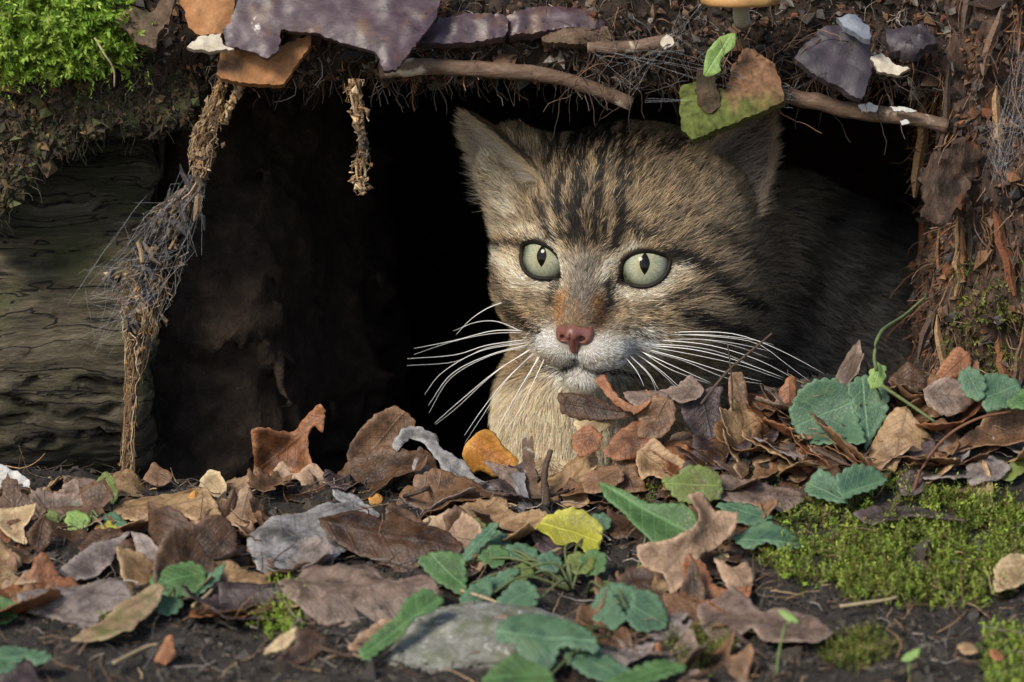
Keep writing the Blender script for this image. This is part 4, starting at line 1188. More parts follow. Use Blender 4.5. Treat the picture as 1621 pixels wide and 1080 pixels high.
 (6, [(430,812),(450,740),(475,685),(512,800),(502,836)], 68, 0, 'umber', 'dark inner fold hanging below the twisted tan leaf', dict(cup=.8)),
 (6, [(380,800),(440,800),(500,840),(510,900),(440,920),(390,880)], 40, 0, 'brown', 'brown leaf under the dark hanging fold', dict()),
 (6, [(488,842),(560,808),(602,778),(652,820),(692,852),(760,838),(842,860),(920,922),(862,954),(780,950),(700,945),(660,905),(610,935),(540,945),(503,902)], 24, 2, 'mauve', 'broad lilac brown lobed leaf spread flat on the soil', dict(axis=[(500,870),(915,925)])),
 (6, [(543,692),(600,722),(642,698),(668,740),(652,802),(590,795)], 40, 0, 'pink', 'pink tan leaf flap standing behind the broad lilac leaf', dict()),
 (6, [(978,567),(1060,533),(1140,518),(1240,533),(1345,567),(1250,563),(1160,550),(1090,578),(1040,588)], 28, 0, 'plum', 'narrow dark purple leaf lying on the moss', dict(edge=.4)),
 (6, [(1120,440),(1170,410),(1210,440),(1200,480),(1140,490)], 40, 0, 'plum', 'small purple leaf scrap by the arching stem', dict()),
 (6, [(1428,722),(1480,683),(1560,688),(1560,745),(1490,804),(1428,804)], 40, 0, 'cream', 'pale tan torn leaf lying at the end of the moss', dict(edge=.6)),
 (6, [(430,1060),(480,1035),(520,1060),(520,1100),(430,1100)], 35, 0, 'mauve', 'mauve leaf corner beside the low green leaf', dict()),
 (6, [(350,970),(365,952),(378,968),(370,1005),(355,1008)], 75, 0, 'rust', 'tiny rust coloured leaf curl standing in the moss', dict()),
 (6, [(540,690),(580,680),(590,700),(560,715)], 40, 0, 'cream', 'tiny cream leaf chip above the lilac leaf', dict()),
 (6, [(1310,960),(1360,955),(1380,985),(1330,990)], 25, 0, 'tan', 'small tan leaf chip on bare soil below the moss', dict()),
 (6, [(1410,975),(1440,970),(1460,995),(1430,1005)], 25, 0, 'rust', 'small orange brown leaf chip on bare soil below the moss', dict()),
]
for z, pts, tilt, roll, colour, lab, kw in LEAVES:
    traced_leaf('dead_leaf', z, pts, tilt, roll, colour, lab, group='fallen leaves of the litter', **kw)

# loose leaves lying low between and under the traced ones
def outline(kind, L, s):
    r_ = random.Random(s)
    t = np.linspace(0, 1, 26)
    if kind == 0: wd = 0.30 * np.sin(math.pi * t ** 0.85) ** 0.8
    elif kind == 1: wd = (0.30 * np.sin(math.pi * t ** 0.9) ** 0.7) * (0.72 + 0.30 * np.sin(t * math.pi * 2 * 3.6 + r_.random() * 3))
    else: wd = 0.36 * np.sin(math.pi * t ** 0.7) * (0.8 + 0.25 * np.cos(t * math.pi * 2 * 2.2))
    wd = np.maximum(wd, 0.008)
    return np.vstack([np.stack([wd, t - 0.5], 1), np.stack([-wd[::-1] * (0.9 + 0.2 * r_.random()), t[::-1] - 0.5], 1)[1:-1]]) * L
FILL = ['dark', 'umber', 'brown', 'umber', 'brown', 'grey', 'tan', 'rust', 'umber', 'plum', 'brown', 'dark', 'mauve', 'pink', 'tan']
NAMES = {'dark': 'dark brown', 'umber': 'deep umber', 'brown': 'mid brown', 'mauve': 'dusky mauve', 'grey': 'dull grey', 'tan': 'light tan', 'rust': 'rusty red', 'plum': 'blackish plum', 'pink': 'faded pink'}
HEROES = [(Z(p_, z_).mean(0), ' '.join(l_.split()[:l_.split().index('leaf') + 1])) for z_, p_, _t, _r, _c, l_, _k in LEAVES if 'leaf' in l_.split()[:6]]
HP = [Z(q_[1], q_[0]) for q_ in LEAVES]
for k in range(650):
    px, py = (R.uniform(-30, 1640) if R.random() < .6 else R.uniform(-30, 620)), R.uniform(745, 1085) if R.random() < 0.8 else R.uniform(640, 800)
    if k >= 560: px, py = (R.uniform(990, 1320), R.uniform(640, 775)) if k < 620 else (R.uniform(1330, 1640), R.uniform(640, 750))
    if px > 1180 and 770 < py < 985: continue
    if py > 985 and (px > 1150 or px < 420): continue
    if py > 955 and px < 330 and R.random() < .7: continue
    if py < 770 and px < 580: continue
    if py < 760 and px < 900: continue
    if 540 < px < 930 and py > 915: continue
    if 420 < px < 600 and py > 985: continue
    if 820 < px < 980 and 800 < py < 990: continue
    if any(np.hypot(*(hp.mean(0) - (px, py))) < 0.32 * np.ptp(hp[:, 0]) for hp in HP): continue
    g = ground_hit(px, py)
    if g[1] > (0.02 if k < 560 else -0.004): continue
    colour = R.choice(FILL)
    kd = R.randrange(3)
    V2, T, dm = flat_mesh(outline(kd, (R.uniform(0.024, 0.056) if py > 830 or px > 580 else R.uniform(.016, .030)), k), 0.002, jag=0.001, seed=k)
    a = R.uniform(0, 6.28); ca, sa = math.cos(a), math.sin(a)
    e1, e2, n = leaf_frame(12 + (R.gauss(6, 14) if py > 830 else R.gauss(0, 8)), R.gauss(0, 15))
    fr = (e1 * ca + e2 * sa, -e1 * sa + e2 * ca, n)
    o = leaf_obj('dead_leaf', V2, T, dm, g + np.array((0, 0, R.uniform(-0.001, 0.004))), fr, colour, 400 + k, cup=R.uniform(-.6, .9), bend=R.uniform(-.5, .5), wave=1.4, edge=R.random() * .7)
    near = min(HEROES, key=lambda q: np.hypot(*(q[0] - (px, py))))[1]
    tag(o, '%s %s loose leaf lying low beside the %s' % (NAMES[colour], ('oval', 'wavy-lobed', 'broad')[kd], near), 'leaf', 'loose leaves low in the litter')

# ------------------------------------------------------------------ green plants
mat_stem = rough_mat('green_stem', [(0.3, (0.10, 0.17, 0.05)), (0.7, (0.22, 0.30, 0.11))], 300, 0.5, fine=1500, bstr=0.3)
mat_runner = rough_mat('runner_stem', [(0.3, (0.07, 0.10, 0.035)), (0.7, (0.15, 0.17, 0.07))], 300, 0.6, fine=1500, bstr=0.5)
mat_redstem = rough_mat('red_stem', [(0.3, (0.10, 0.04, 0.02)), (0.7, (0.20, 0.09, 0.05))], 300, 0.5, fine=1500, bstr=0.4)
def stem(name, pts, r0, r1, parent, mat, n=16):
    V, F = twig_mesh(pts, r0, r1, n, 6, 0.12)
    return mk(name, V, F, mat, parent)
G_ = dict(margin=0.0011, wl=0.0038, jag=0.0003, wave=0.6, step=0.0014, thick=0.0005)
def plant(label, root, leaves, group=None):
    base = ground_hit(*root)
    pl = empty('green_plant', base, label, 'plant', group)
    for z, pts, tilt, roll, colour, kw in leaves:
        kk = dict(G_); kk.update(kw)
        if 'lift' in kk: kk['lift'] += 0.005
        st = kk.pop('stem', True); bp = kk.pop('base', None)
        o = traced_leaf('leaf', z, pts, tilt, roll, colour, parent=pl, **kk)
        if st:
            c = WL[o.name]
            tip = c if bp is None else None
            if bp is not None:
                q = Z([bp], z)[0]; tip = at(q[0], q[1], c[1])
            mid = (base + tip) / 2 + np.array((R.uniform(-.004, .004), 0.002, 0.006))
            stem('stem', [base, mid, tip], 0.0006, 0.00045, pl, mat_runner)
    return pl
plant('big scalloped blue green leaf on a stalk before the den mouth', (1400, 700), [
    (6, [(778,232),(808,170),(860,135),(922,128),(962,150),(985,200),(1000,260),(1022,342),(950,337),(860,332),(808,292)], 66, 6, 'teal', dict(y=-0.040, cup=.35, axis=[(990,190),(790,270)], base=(1000,200))),
    (6, [(962,150),(1000,113),(1062,118),(1088,180),(1082,242),(1050,292),(1022,342),(1000,270),(985,200)], 64, -10, 'teal', dict(y=-0.041, cup=.35, axis=[(1010,140),(1030,330)], base=(1020,200))),
    (6, [(1030,140),(1035,100),(1060,70),(1085,90),(1075,135),(1050,150)], 70, 0, 'lime', dict(y=-0.040, base=(1050,140)))])
plant('pair of toothed blue green leaves low over the moss', (1310, 810), [
    (6, [(828,462),(870,418),(922,440),(940,480),(960,512),(900,504),(850,494)], 40, 6, 'teal', dict(lift=.008, cup=.4, axis=[(940,500),(835,450)], base=(930,490))),
    (6, [(922,442),(980,410),(1050,408),(1088,440),(1040,472),(990,484),(950,500)], 38, -8, 'teal', dict(lift=.010, cup=.4, axis=[(935,490),(1085,440)], base=(935,490)))])
plant('blue green frilled leaf pair above the pink leaf flap', (1200, 870), [
    (6, [(598,622),(640,600),(702,578),(762,590),(802,620),(814,654),(760,660),(710,640),(650,660)], 36, 0, 'teal', dict(lift=.006, axis=[(610,630),(810,645)], base=(700,640))),
    (6, [(548,522),(600,513),(682,530),(725,560),(662,588),(590,563)], 34, 0, 'teal', dict(lift=.006, axis=[(720,570),(550,520)], base=(700,570)))])
plant('blue green leaf cluster beside the stump foot', (1590, 690), [
    (6, [(1313,112),(1350,83),(1392,110),(1400,150),(1385,190),(1340,172)], 62, 8, 'teal', dict(y=-0.045, base=(1395,180))),
    (6, [(1392,112),(1440,103),(1502,130),(1514,182),(1450,214),(1400,218),(1388,170)], 60, -6, 'teal', dict(y=-0.046, base=(1400,200))),
    (6, [(1465,205),(1500,170),(1570,135),(1570,220)], 50, 0, 'green', dict(y=-0.05, base=(1530,200)))])
C5 = [
 (5, [(633,642),(700,618),(790,628),(805,700),(797,775),(740,745),(680,702)], 48, 0, 'green', dict(base=(795,740), lift=.008)),
 (5, [(768,562),(790,508),(830,496),(872,520),(842,562),(800,604)], 60, 0, 'olive', dict(lift=.010, base=(800,600))),
 (5, [(778,645),(830,580),(880,523),(918,513),(902,562),(850,614),(800,656)], 46, 0, 'teal', dict(lift=.010, base=(790,650))),
 (5, [(878,572),(920,543),(962,570),(952,604),(900,608)], 50, 0, 'teal', dict(lift=.010, base=(880,600))),
 (5, [(898,822),(930,770),(980,718),(1040,728),(1064,780),(1032,824),(970,834)], 44, 0, 'teal', dict(lift=.008, base=(1050,800))),
 (5, [(778,792),(830,728),(892,706),(895,772),(842,796)], 40, 0, 'teal', dict(lift=.006, base=(890,770))),
 (5, [(940,700),(1000,660),(1050,690),(1010,720),(960,735)], 40, 0, 'olive', dict(lift=.008, base=(1000,730))),
 (5, [(940,600),(1000,580),(1060,610),(1040,650),(970,640)], 40, 0, 'teal', dict(lift=.008, base=(1050,640))),
 (5, [(850,620),(910,590),(960,620),(930,665),(870,660)], 40, 0, 'green', dict(lift=.006, base=(950,660))),
 (5, [(860,740),(930,690),(1000,670),(960,720),(900,760)], 40, 0, 'teal', dict(lift=.006, base=(1000,680))),
 (5, [(1160,640),(1200,620),(1260,640),(1250,690),(1190,700)], 44, 0, 'olive', dict(lift=.008, base=(1200,690)))]
C5 += [(6, [(20,610),(60,585),(110,600),(100,640),(50,650)], 44, 0, 'teal', dict(lift=.010, base=(90,640))), (6, [(110,700),(150,660),(200,680),(190,730),(140,740)], 46, 0, 'green', dict(lift=.010, base=(140,730))),
       (6, [(60,700),(20,670),(-20,690),(0,730),(40,735)], 44, 0, 'teal', dict(lift=.010, base=(50,730))), (6, [(150,560),(190,545),(215,575),(190,610),(155,600)], 50, 0, 'teal', dict(lift=.012, base=(170,610)))]
plant('central green rosette of rounded leaves growing beside the stone', (905, 935), C5)
plant('broad blue green leaf overhanging the grey stone', (990, 1010), [
 (5, [(918,882),(980,838),(1060,828),(1120,838),(1202,870),(1262,920),(1274,974),(1202,964),(1140,954),(1112,1014),(1040,1036),(988,1004),(990,942),(918,932)], 40, 0, 'teal', dict(lift=.016, base=(1180,960), cup=-.3)),
 (5, [(860,1075),(900,1030),(980,988),(1100,1040),(1110,1100),(880,1110)], 32, 0, 'green', dict(lift=.010, base=(1100,1060))),
 (5, [(1160,960),(1250,960),(1330,1000),(1395,1050),(1340,1090),(1240,1060),(1170,1010)], 26, 0, 'teal', dict(lift=.004, base=(1200,970)))])
plant('three-part blue green leaf next to the broad lilac leaf', (930, 940), [
 (6, [(153,852),(180,800),(205,775),(240,840),(262,880),(215,920),(165,894)], 42, 8, 'teal', dict(lift=.010, base=(240,830), axis=[(250,810),(170,890)])),
 (6, [(205,775),(232,768),(282,780),(300,812),(290,850),(258,880),(240,830)], 44, 0, 'teal', dict(lift=.011, base=(240,830))),
 (6, [(285,790),(352,800),(394,870),(382,914),(300,920),(262,880),(280,830)], 42, -8, 'teal', dict(lift=.010, base=(260,840), axis=[(255,820),(385,900)]))])
plant('large drooping green leaf with smooth edge above the yellow leaf', (1010, 900), [
 (6, [(178,448),(250,473),(332,513),(440,528),(484,560),(494,604),(430,645),(360,655),(300,604),(250,544),(198,504)], 46, 8, 'green', dict(y=-0.092, base=(310,600), axis=[(185,455),(480,620)], margin=.0004, fold=.25)),
 (6, [(372,442),(420,430),(450,398),(512,398),(558,430),(564,494),(482,515),(430,505)], 58, 0, 'olive', dict(y=-0.072, base=(460,500)))])
plant('long narrow green blade leaning over the stone edge', (570, 1020), [
 (5, [(420,980),(480,918),(560,858),(598,800),(660,762),(725,785),(692,834),(622,856),(572,926),(500,966),(458,1010)], 34, 0, 'green', dict(lift=.006, stem=False, axis=[(430,990),(720,780)], fold=.3))])
plant('low narrow green leaf at the foot of the broad blue green leaf', (950, 1070), [
 (6, [(190,1085),(280,1035),(380,1008),(455,1030),(380,1064),(300,1090)], 24, 0, 'green', dict(lift=.006, base=(220,1080)))])
plant('lobed green leaf growing through the litter beside a rolled purple leaf', (275, 970), [
 (4, [(672,640),(700,590),(780,552),(870,540),(922,575),(920,640),(860,690),(760,700),(690,660)], 38, 0, 'green', dict(lift=.008, base=(760,690))),
 (4, [(800,700),(880,660),(940,600),(1008,548),(990,610),(930,660),(860,702)], 40, 0, 'teal', dict(lift=.008, base=(810,700))),
 (4, [(705,705),(760,695),(825,720),(790,770),(720,775)], 34, 0, 'teal', dict(lift=.005, base=(760,700)))])
plant('small green plant with torn leaves at the log foot', (150, 845), [
 (4, [(325,290),(350,255),(420,252),(450,290),(420,330),(350,330)], 46, 0, 'teal', dict(lift=.006, base=(400,330))),
 (4, [(295,340),(330,310),(400,340),(390,400),(310,395)], 46, 0, 'lime', dict(lift=.005, base=(390,390))),
 (4, [(440,330),(520,320),(575,370),(540,385),(470,360)], 36, 0, 'teal', dict(lift=.006, base=(450,350))),
 (4, [(450,390),(480,360),(550,395),(530,415),(470,410)], 34, 0, 'yellow', dict(lift=.004, base=(460,400))),
 (4, [(185,350),(230,300),(262,330),(250,390),(200,390)], 50, 0, 'olive', dict(lift=.006, base=(250,390)))])
plant('pale green toothed leaf on dark soil beside a purplish leaf', (40, 1060), [
 (4, [(-40,940),(30,920),(110,930),(180,940),(232,975),(170,1000),(110,970),(40,1030),(-40,1040)], 28, 0, 'teal', dict(lift=.008, base=(30,1000), margin=.0014))])
plant('plain bright green leaf tip at the litter edge', (0, 985), [
 (4, [(-40,700),(30,698),(82,740),(75,790),(20,825),(-40,810)], 50, 0, 'green', dict(lift=.004, base=(0,800), margin=0))])
# seedlings
def seedling(label, root, pts, leaves, col='lime', r=0.0005):
    b_ = ground_hit(*root); s = empty('seedling', b_, label, 'seedling')
    lp = [Z(q, 6) for q in leaves]
    tip = lp[0][np.argmax(lp[0][:, 1])]
    stem('stem', [b_] + [at(p[0], p[1], b_[1] - 0.001) for p in pts] + [at(tip[0], tip[1] - 2, b_[1] - 0.002)], r, r * 0.8, s, mat_stem, 12)
    for q in leaves:
        traced_leaf('leaf', 6, q, 45, 0, col, y=b_[1] - 0.002, parent=s, jag=0, wave=.3, step=0.001)
seedling('thin pale sprout with one oval leaf before the lilac leaf', (1230, 1070), [(1232, 1040), (1243, 990)], [[(743,850),(780,858),(812,886),(790,892),(760,874)]])
seedling('two-leaved bright green seedling on bare soil', (1437, 1078), [(1438, 1060), (1440, 1048)], [[(1133,1012),(1150,990),(1192,973),(1187,1000),(1155,1017)]])
seedling('single round bright green seed leaf by the broad blue green leaf', (865, 1060), [(867, 1045)], [[(-6,995),(10,975),(32,990),(30,1025),(5,1035)]])

# ------------------------------------------------------------------ stone
def stone_sdf(P):
    c = at(755, 1062, -0.165)
    d = ell(P, c + np.array((0.006, 0.018, -0.0125)), (0.052, 0.045, 0.034))
    d = smin(d, ell(P, c + np.array((-0.018, 0.01, -0.020)), (0.028, 0.04, 0.028)), 0.01)
    return d + 0.006 * fbm(P, 45, 61, 3) + 0.0012 * fbm(P, 300, 62, 2)
c = at(755, 1062, -0.165)
lo = c - (0.085, 0.06, 0.07); h = 0.0022
V, Q = surface_nets(stone_sdf(grid3(lo, c + (0.085, 0.09, 0.045), h)), lo, h)
n_, t_ = vnormals(V, Q)
if (n_ * (V - V.mean(0))).sum(1).mean() < 0: Q = Q[:, ::-1]
mat_stone = rough_mat('lichen_stone', [(0.3, (0.06, 0.06, 0.05)), (0.48, (0.16, 0.16, 0.135)), (0.62, (0.27, 0.27, 0.24)), (0.76, (0.42, 0.42, 0.38))], 190, 0.85, fine=900, bstr=0.9, bd=0.0015,
                      extra=[((0.10, 0.115, 0.05), 70, 0.50, 0.66), ((0.50, 0.50, 0.46), 240, 0.62, 0.70), ((0.035, 0.035, 0.028), 130, 0.66, 0.74)])
tag(mk('stone', V, Q, mat_stone), 'rounded grey stone with lichen patches half buried in the litter', 'stone')
# ------------------------------------------------------------------ small scattered matter
OCT = np.array([(1, 0, 0), (-1, 0, 0), (0, 1, 0), (0, -1, 0), (0, 0, 1), (0, 0, -1)], float)
OCF = np.array([(0, 2, 4), (2, 1, 4), (1, 3, 4), (3, 0, 4), (2, 0, 5), (1, 2, 5), (3, 1, 5), (0, 3, 5)])
def rot_rand(n):
    q = nrm(rng.normal(size=(n, 4))); a, b, c, d = q.T
    return np.stack([np.stack([1 - 2 * (c * c + d * d), 2 * (b * c - a * d), 2 * (b * d + a * c)], 1),
                     np.stack([2 * (b * c + a * d), 1 - 2 * (b * b + d * d), 2 * (c * d - a * b)], 1),
                     np.stack([2 * (b * d - a * c), 2 * (c * d + a * b), 1 - 2 * (b * b + c * c)], 1)], 1)
def chips(P, size, aspect=(1, .75, .5)):
    n = len(P)
    v = OCT[None] * (1 + rng.normal(0, .3, (n, 6, 1))) * np.asarray(aspect) * np.asarray(size).reshape(-1, 1, 1)
    v = np.einsum('nij,nkj->nki', rot_rand(n), v) + P[:, None]
    return v.reshape(-1, 3), (OCF[None] + np.arange(n)[:, None, None] * 6).reshape(-1, 3)
def pick(cols, n, var=.25):
    c = np.array(cols)[rng.integers(0, len(cols), n)]
    return np.clip(c * np.clip(rng.normal(1, var, (n, 1)), .35, 2), .004, .85)
def fibres(P, D, length, rad, k=7, wig=0.35, grav=0.0):
    n = len(P); pos = np.zeros((n, k, 3)); pos[:, 0] = P; d = nrm(D)
    for i in range(1, k):
        d = nrm(d + rng.normal(0, wig, (n, 3)) + np.array((0, 0, -grav)))
        pos[:, i] = pos[:, i - 1] + d * (np.asarray(length) / (k - 1)).reshape(-1, 1)
    r = np.asarray(rad).reshape(-1, 1) * np.linspace(1, .45, k)
    return tubes(pos, np.broadcast_to(r, (n, k)), 4)
BROWNS = [(0.14, 0.088, 0.058), (0.075, 0.05, 0.036), (0.22, 0.14, 0.09), (0.025, 0.019, 0.016), (0.21, 0.115, 0.06), (0.07, 0.045, 0.035)]
GREYS = [(0.17, 0.145, 0.125), (0.09, 0.08, 0.074), (0.28, 0.24, 0.205), (0.035, 0.03, 0.028)]
REDS = [(0.19, 0.072, 0.034), (0.11, 0.055, 0.035), (0.28, 0.13, 0.06), (0.09, 0.05, 0.035), (0.19, 0.12, 0.08)]
TANS = [(0.42, 0.29, 0.16), (0.30, 0.19, 0.10), (0.50, 0.37, 0.23), (0.20, 0.125, 0.07), (0.38, 0.22, 0.10)]
def colsof(c, per): return np.repeat(c, per, 0)
def stuff(name, label, cat, V, F, C, mat=None, parent=None):
    o = mk(name, V, F, mat or mat_chip, parent, smooth=False, col=C)
    o['kind'] = 'stuff'
    if parent is None: tag(o, label, cat)
    return o
def chip_fibre(P, Nn, nchip, csize, ccols, nfib, flen, frad, fcols, dirf, wig=.4, grav=.1):
    i = rng.integers(0, len(P), nchip); j = rng.integers(0, len(P), nfib)
    s = np.exp(rng.normal(math.log(csize), .5, nchip))
    V1, F1 = chips(P[i] + Nn[i] * (s * .4)[:, None], s)
    C1 = colsof(pick(ccols, nchip), 6)
    V2, F2 = fibres(P[j] - Nn[j] * 0.001, dirf(Nn[j], nfib), rng.uniform(.4, 1.4, nfib) * flen, rng.uniform(.4, 1.3, nfib) * frad, wig=wig, grav=grav)
    C2 = colsof(pick(fcols, nfib), 28)
    return np.vstack([V1, V2]), [F1] + [f + len(V1) for f in F2], np.vstack([C1, C2])

# soil crumbs over the bare earth
n = 15000
x = rng.uniform(-0.235, 0.235, n); y = rng.uniform(-0.26, 0.03, n)
P = np.stack([x, y, gz(x, y)], 1)
s = np.exp(rng.normal(math.log(0.0011), .6, n))
V, F = chips(P, s)
stuff('soil_crumbs', 'loose dark soil crumbs lying over the bare ground', 'soil', V, F, colsof(pick([(0.03, .026, .023), (.055, .048, .042), (.09, .078, .066), (.018, .016, .015), (.07, .055, .04)], n), 6))
# fine plant litter: bits of stem and broken leaf
n = 2600
x = rng.uniform(-0.23, 0.23, n); y = rng.uniform(-0.25, 0.01, n); P = np.stack([x, y, gz(x, y) + rng.uniform(0, .004, n)], 1)
D_ = np.stack([rng.normal(size=n), rng.normal(size=n), rng.normal(0, .25, n)], 1)
V, F = fibres(P, D_, rng.uniform(.004, .02, n), rng.uniform(.0001, .0004, n), wig=.25)
stuff('litter_debris', 'thin broken stems and bits strewn through the leaf litter', 'debris', V, F, colsof(pick(BROWNS + TANS[:2] + GREYS, n), 28))

# humus and rootlets over the face of the overhang
bw = ((BN[BT].mean(1)[:, 1] < 0.25) & (BV[BT].mean(1)[:, 1] < 0.05) & (BV[BT].mean(1)[:, 2] > 0.135) & (BV[BT].mean(1)[:, 2] < 0.235) & (np.abs(BV[BT].mean(1)[:, 0]) < 0.24)).astype(float)
P, Nn, _ = sample(BV, BT, BN, 9000, bw)
fd = lambda N__, n: N__ * .6 + rng.normal(0, .8, (n, 3))
V, F, C = chip_fibre(P, Nn, 12000, .0013, [tuple(v * .72 for v in q_) for q_ in BROWNS + GREYS + REDS[:2]], 3600, .014, .00034, BROWNS + GREYS, fd, .45, .25)
q = rng.integers(0, len(P), 1100); s_ = np.exp(rng.normal(math.log(.0021), .45, 1100)); V3, F3 = chips(P[q] + Nn[q] * .002, s_, (1, .7, .14))
F = F + [F3 + len(V)]; V = np.vstack([V, V3]); C = np.vstack([C, colsof(pick(BROWNS + GREYS + REDS[1:2], 1100) * .75, 6)])
stuff('humus_crust', 'dark crumbly humus and rootlets covering the overhang above the den', 'humus', V, F, C)
# loose hair roots dangling over the den mouth
P2 = at(rng.uniform(900, 1460, 240), rng.uniform(40, 150, 240), 0.0) + np.stack([np.zeros(240), rng.uniform(-.012, .012, 240), np.zeros(240)], 1)
V, F = fibres(P2, rng.normal(0, 1, (240, 3)) + (0, -.2, -.3), rng.uniform(.008, .028, 240), rng.uniform(.0001, .0003, 240), k=10, wig=.22, grav=.12)
stuff('root_tangle', 'tangle of fine brown rootlets hanging from the overhang near the stump', 'roots', V, F, colsof(pick(GREYS[:2] + BROWNS, 240) * .7, 40))

# rotten stump: crumbs, fibres and loose splinters
sw = ((SN[ST].mean(1)[:, 1] < 0.3) & (SV[ST].mean(1)[:, 0] < 0.235)).astype(float)
P, Nn, _ = sample(SV, ST, SN, 9000, sw)
fv = lambda N__, n: N__ * .35 + rng.normal(0, .45, (n, 3)) + np.array((0, 0, -.9))
V, F, C = chip_fibre(P, Nn, 7000, .0014, [tuple(v * .75 for v in q_) for q_ in REDS + BROWNS + GREYS[:2]], 3600, .016, .00035, REDS + BROWNS + TANS[3:4], fv, .3, .1)
o = stuff('wood_crumbs', None, None, V, F, C, parent=stump)
for k in range(110):
    i = R.randrange(len(P)); p = P[i] + Nn[i] * 0.002
    ln = R.uniform(.012, .045); d = np.array((R.gauss(0, .16), R.gauss(-.05, .1), 1.0)); d /= np.linalg.norm(d)
    q = np.linspace(-.5, .5, 6)[:, None] * ln * d + p + rng.normal(0, .0006, (6, 3))
    V, F = tubes(q[None], np.array([.3, .9, 1, 1, .8, .15])[None] * R.uniform(.0008, .0024), 4)
    mk('splinter', V, F, mat_chip, stump, smooth=False, col=colsof(pick(REDS + BROWNS + TANS[1:2], 1), len(V)))

# ------------------------------------------------------------------ slabs of bark and other pieces of the overhang
def solid(V, T, nv, thick):
    """close a sheet into a plate of even thickness"""
    n = len(V); E = np.concatenate([T[:, [0, 1]], T[:, [1, 2]], T[:, [2, 0]]])
    key = np.sort(E, 1); _, inv, cnt = np.unique(key, axis=0, return_inverse=True, return_counts=True)
    B = E[cnt[inv.ravel()] == 1]
    return np.vstack([V, V - nv * thick]), [np.vstack([T, T[:, ::-1] + n]), np.stack([B[:, 1], B[:, 0], B[:, 0] + n, B[:, 1] + n], 1)]
def slab(name, zone, pts, tilt, roll, y, thick, mat, label, cat, rough=0.0012, step=0.0018, jag=0.0008, cup=0.0, parent=None, group=None, colf=None):
    _ls[0] += 1; seed = _ls[0]
    pp = smooth_closed(Z(pts, zone) if zone else pts, 5, .85)
    c = pp.mean(0); A = at(c[0], c[1], y)
    e1, e2, n = leaf_frame(tilt, roll)
    d = ray(pp[:, 0], pp[:, 1]); t = ((A - EYE) @ n) / (d @ n); W = EYE + t[:, None] * d
    O = W.mean(0); q = np.stack([(W - O) @ e1, (W - O) @ e2], 1)
    V2, T, dm = flat_mesh(q, step, 0, .003, jag, seed)
    P3 = np.stack([V2[:, 0], V2[:, 1], np.full(len(V2), seed * .7)], 1)
    z = rough * 2 * fbm(P3, 60, seed) + rough * fbm(P3, 240, seed + 3) - 0.6 * thick * np.exp(-(dm / 0.002) ** 2) * .5
    r = np.ptp(V2[:, 0]); z = z - cup * (V2[:, 0] / r) ** 2 * r
    W = O + np.outer(V2[:, 0], e1) + np.outer(V2[:, 1], e2) + np.outer(z, n)
    col = colf(*topx(W)) if colf else None
    W, F = solid(W, T, n, thick)
    o = mk(name, W, F, mat, parent, col=None if col is None else np.vstack([col, col]))
    m = o.modifiers.new('edge', 'EDGE_SPLIT'); m.split_angle = math.radians(50)
    if label: tag(o, label, cat, group)
    return o
bark_purple = rough_mat('purple_bark', [(0.3, (0.030, 0.018, 0.022)), (0.48, (0.055, 0.031, 0.038)), (0.62, (0.085, 0.053, 0.063)), (0.78, (0.17, 0.125, 0.135))], 260, 0.42, stretch=(.35, 1, 1), fine=1500, bstr=.5, bd=.0006, extra=[((0.48, 0.45, 0.42), 85, .69, .73), ((0.10, 0.055, 0.035), 60, .57, .64), ((0.02, 0.014, 0.014), 150, .62, .68)], spec=.5)
bark_orange = rough_mat('orange_bark', [(0.3, (0.17, 0.07, 0.028)), (0.55, (0.34, 0.16, 0.065)), (0.75, (0.46, 0.27, 0.13))], 120, 0.75, fine=900, bstr=.6, bd=.001, extra=[((0.09, 0.05, 0.03), 60, .60, .72)])
bark_brown = rough_mat('brown_bark', [(0.3, (0.035, 0.022, 0.015)), (0.5, (0.10, 0.065, 0.042)), (0.72, (0.22, 0.15, 0.10))], 120, 0.85, fine=900, bstr=.9, bd=.002, extra=[((0.075, 0.075, 0.03), 45, .55, .70)])
bark_mossy = rough_mat('mossy_bark', [(0.3, (0.13, 0.065, 0.03)), (0.7, (0.30, 0.16, 0.08))], 140, 0.8, fine=900, bstr=.7, bd=.001, extra=[((0.16, 0.20, 0.025), 26, .40, .50)])
def mossy(x, y):
    x, y = (x - 1020) * 1.8, y * 1.8
    w_ = sstep(-40, 34, np.maximum(y - 296, (205 - x) * .9) + 46 * fbm(np.stack([x, y, 0 * x], 1), .035, 3))[:, None]
    return w_ * np.array((.095, .115, .024)) + (1 - w_) * np.array((.20, .105, .055))
bark_dark = rough_mat('dark_violet_bark', [(0.3, (0.020, 0.016, 0.020)), (0.7, (0.065, 0.050, 0.060))], 140, 0.55, fine=900, bstr=.6, bd=.001, spec=.5)
bark_arch = rough_mat('arch_bark', [(0.28, (0.012, 0.010, 0.007)), (0.5, (0.050, 0.036, 0.022)), (0.75, (0.15, 0.10, 0.055))], 110, 0.9, fine=800, bstr=1.0, bd=.003, extra=[((0.06, 0.075, 0.025), 34, .50, .66), ((0.22, 0.13, 0.05), 40, .63, .74)])
mat_pale = rough_mat('pale_rot', [(0.3, (0.34, 0.28, 0.20)), (0.7, (0.62, 0.56, 0.46))], 250, 0.8, fine=1200, bstr=.7)
arch = slab('bark_arch', None, [(-40, 95), (120, 70), (230, 85), (318, 100), (322, 150), (300, 196), (250, 206), (200, 210), (130, 226), (82, 252), (45, 292), (5, 335), (-40, 380)], 84, 0, 0.010, .030, bark_arch, 'thick arched slab of mossy bark over the weathered log', 'bark', rough=.0042, jag=.002)
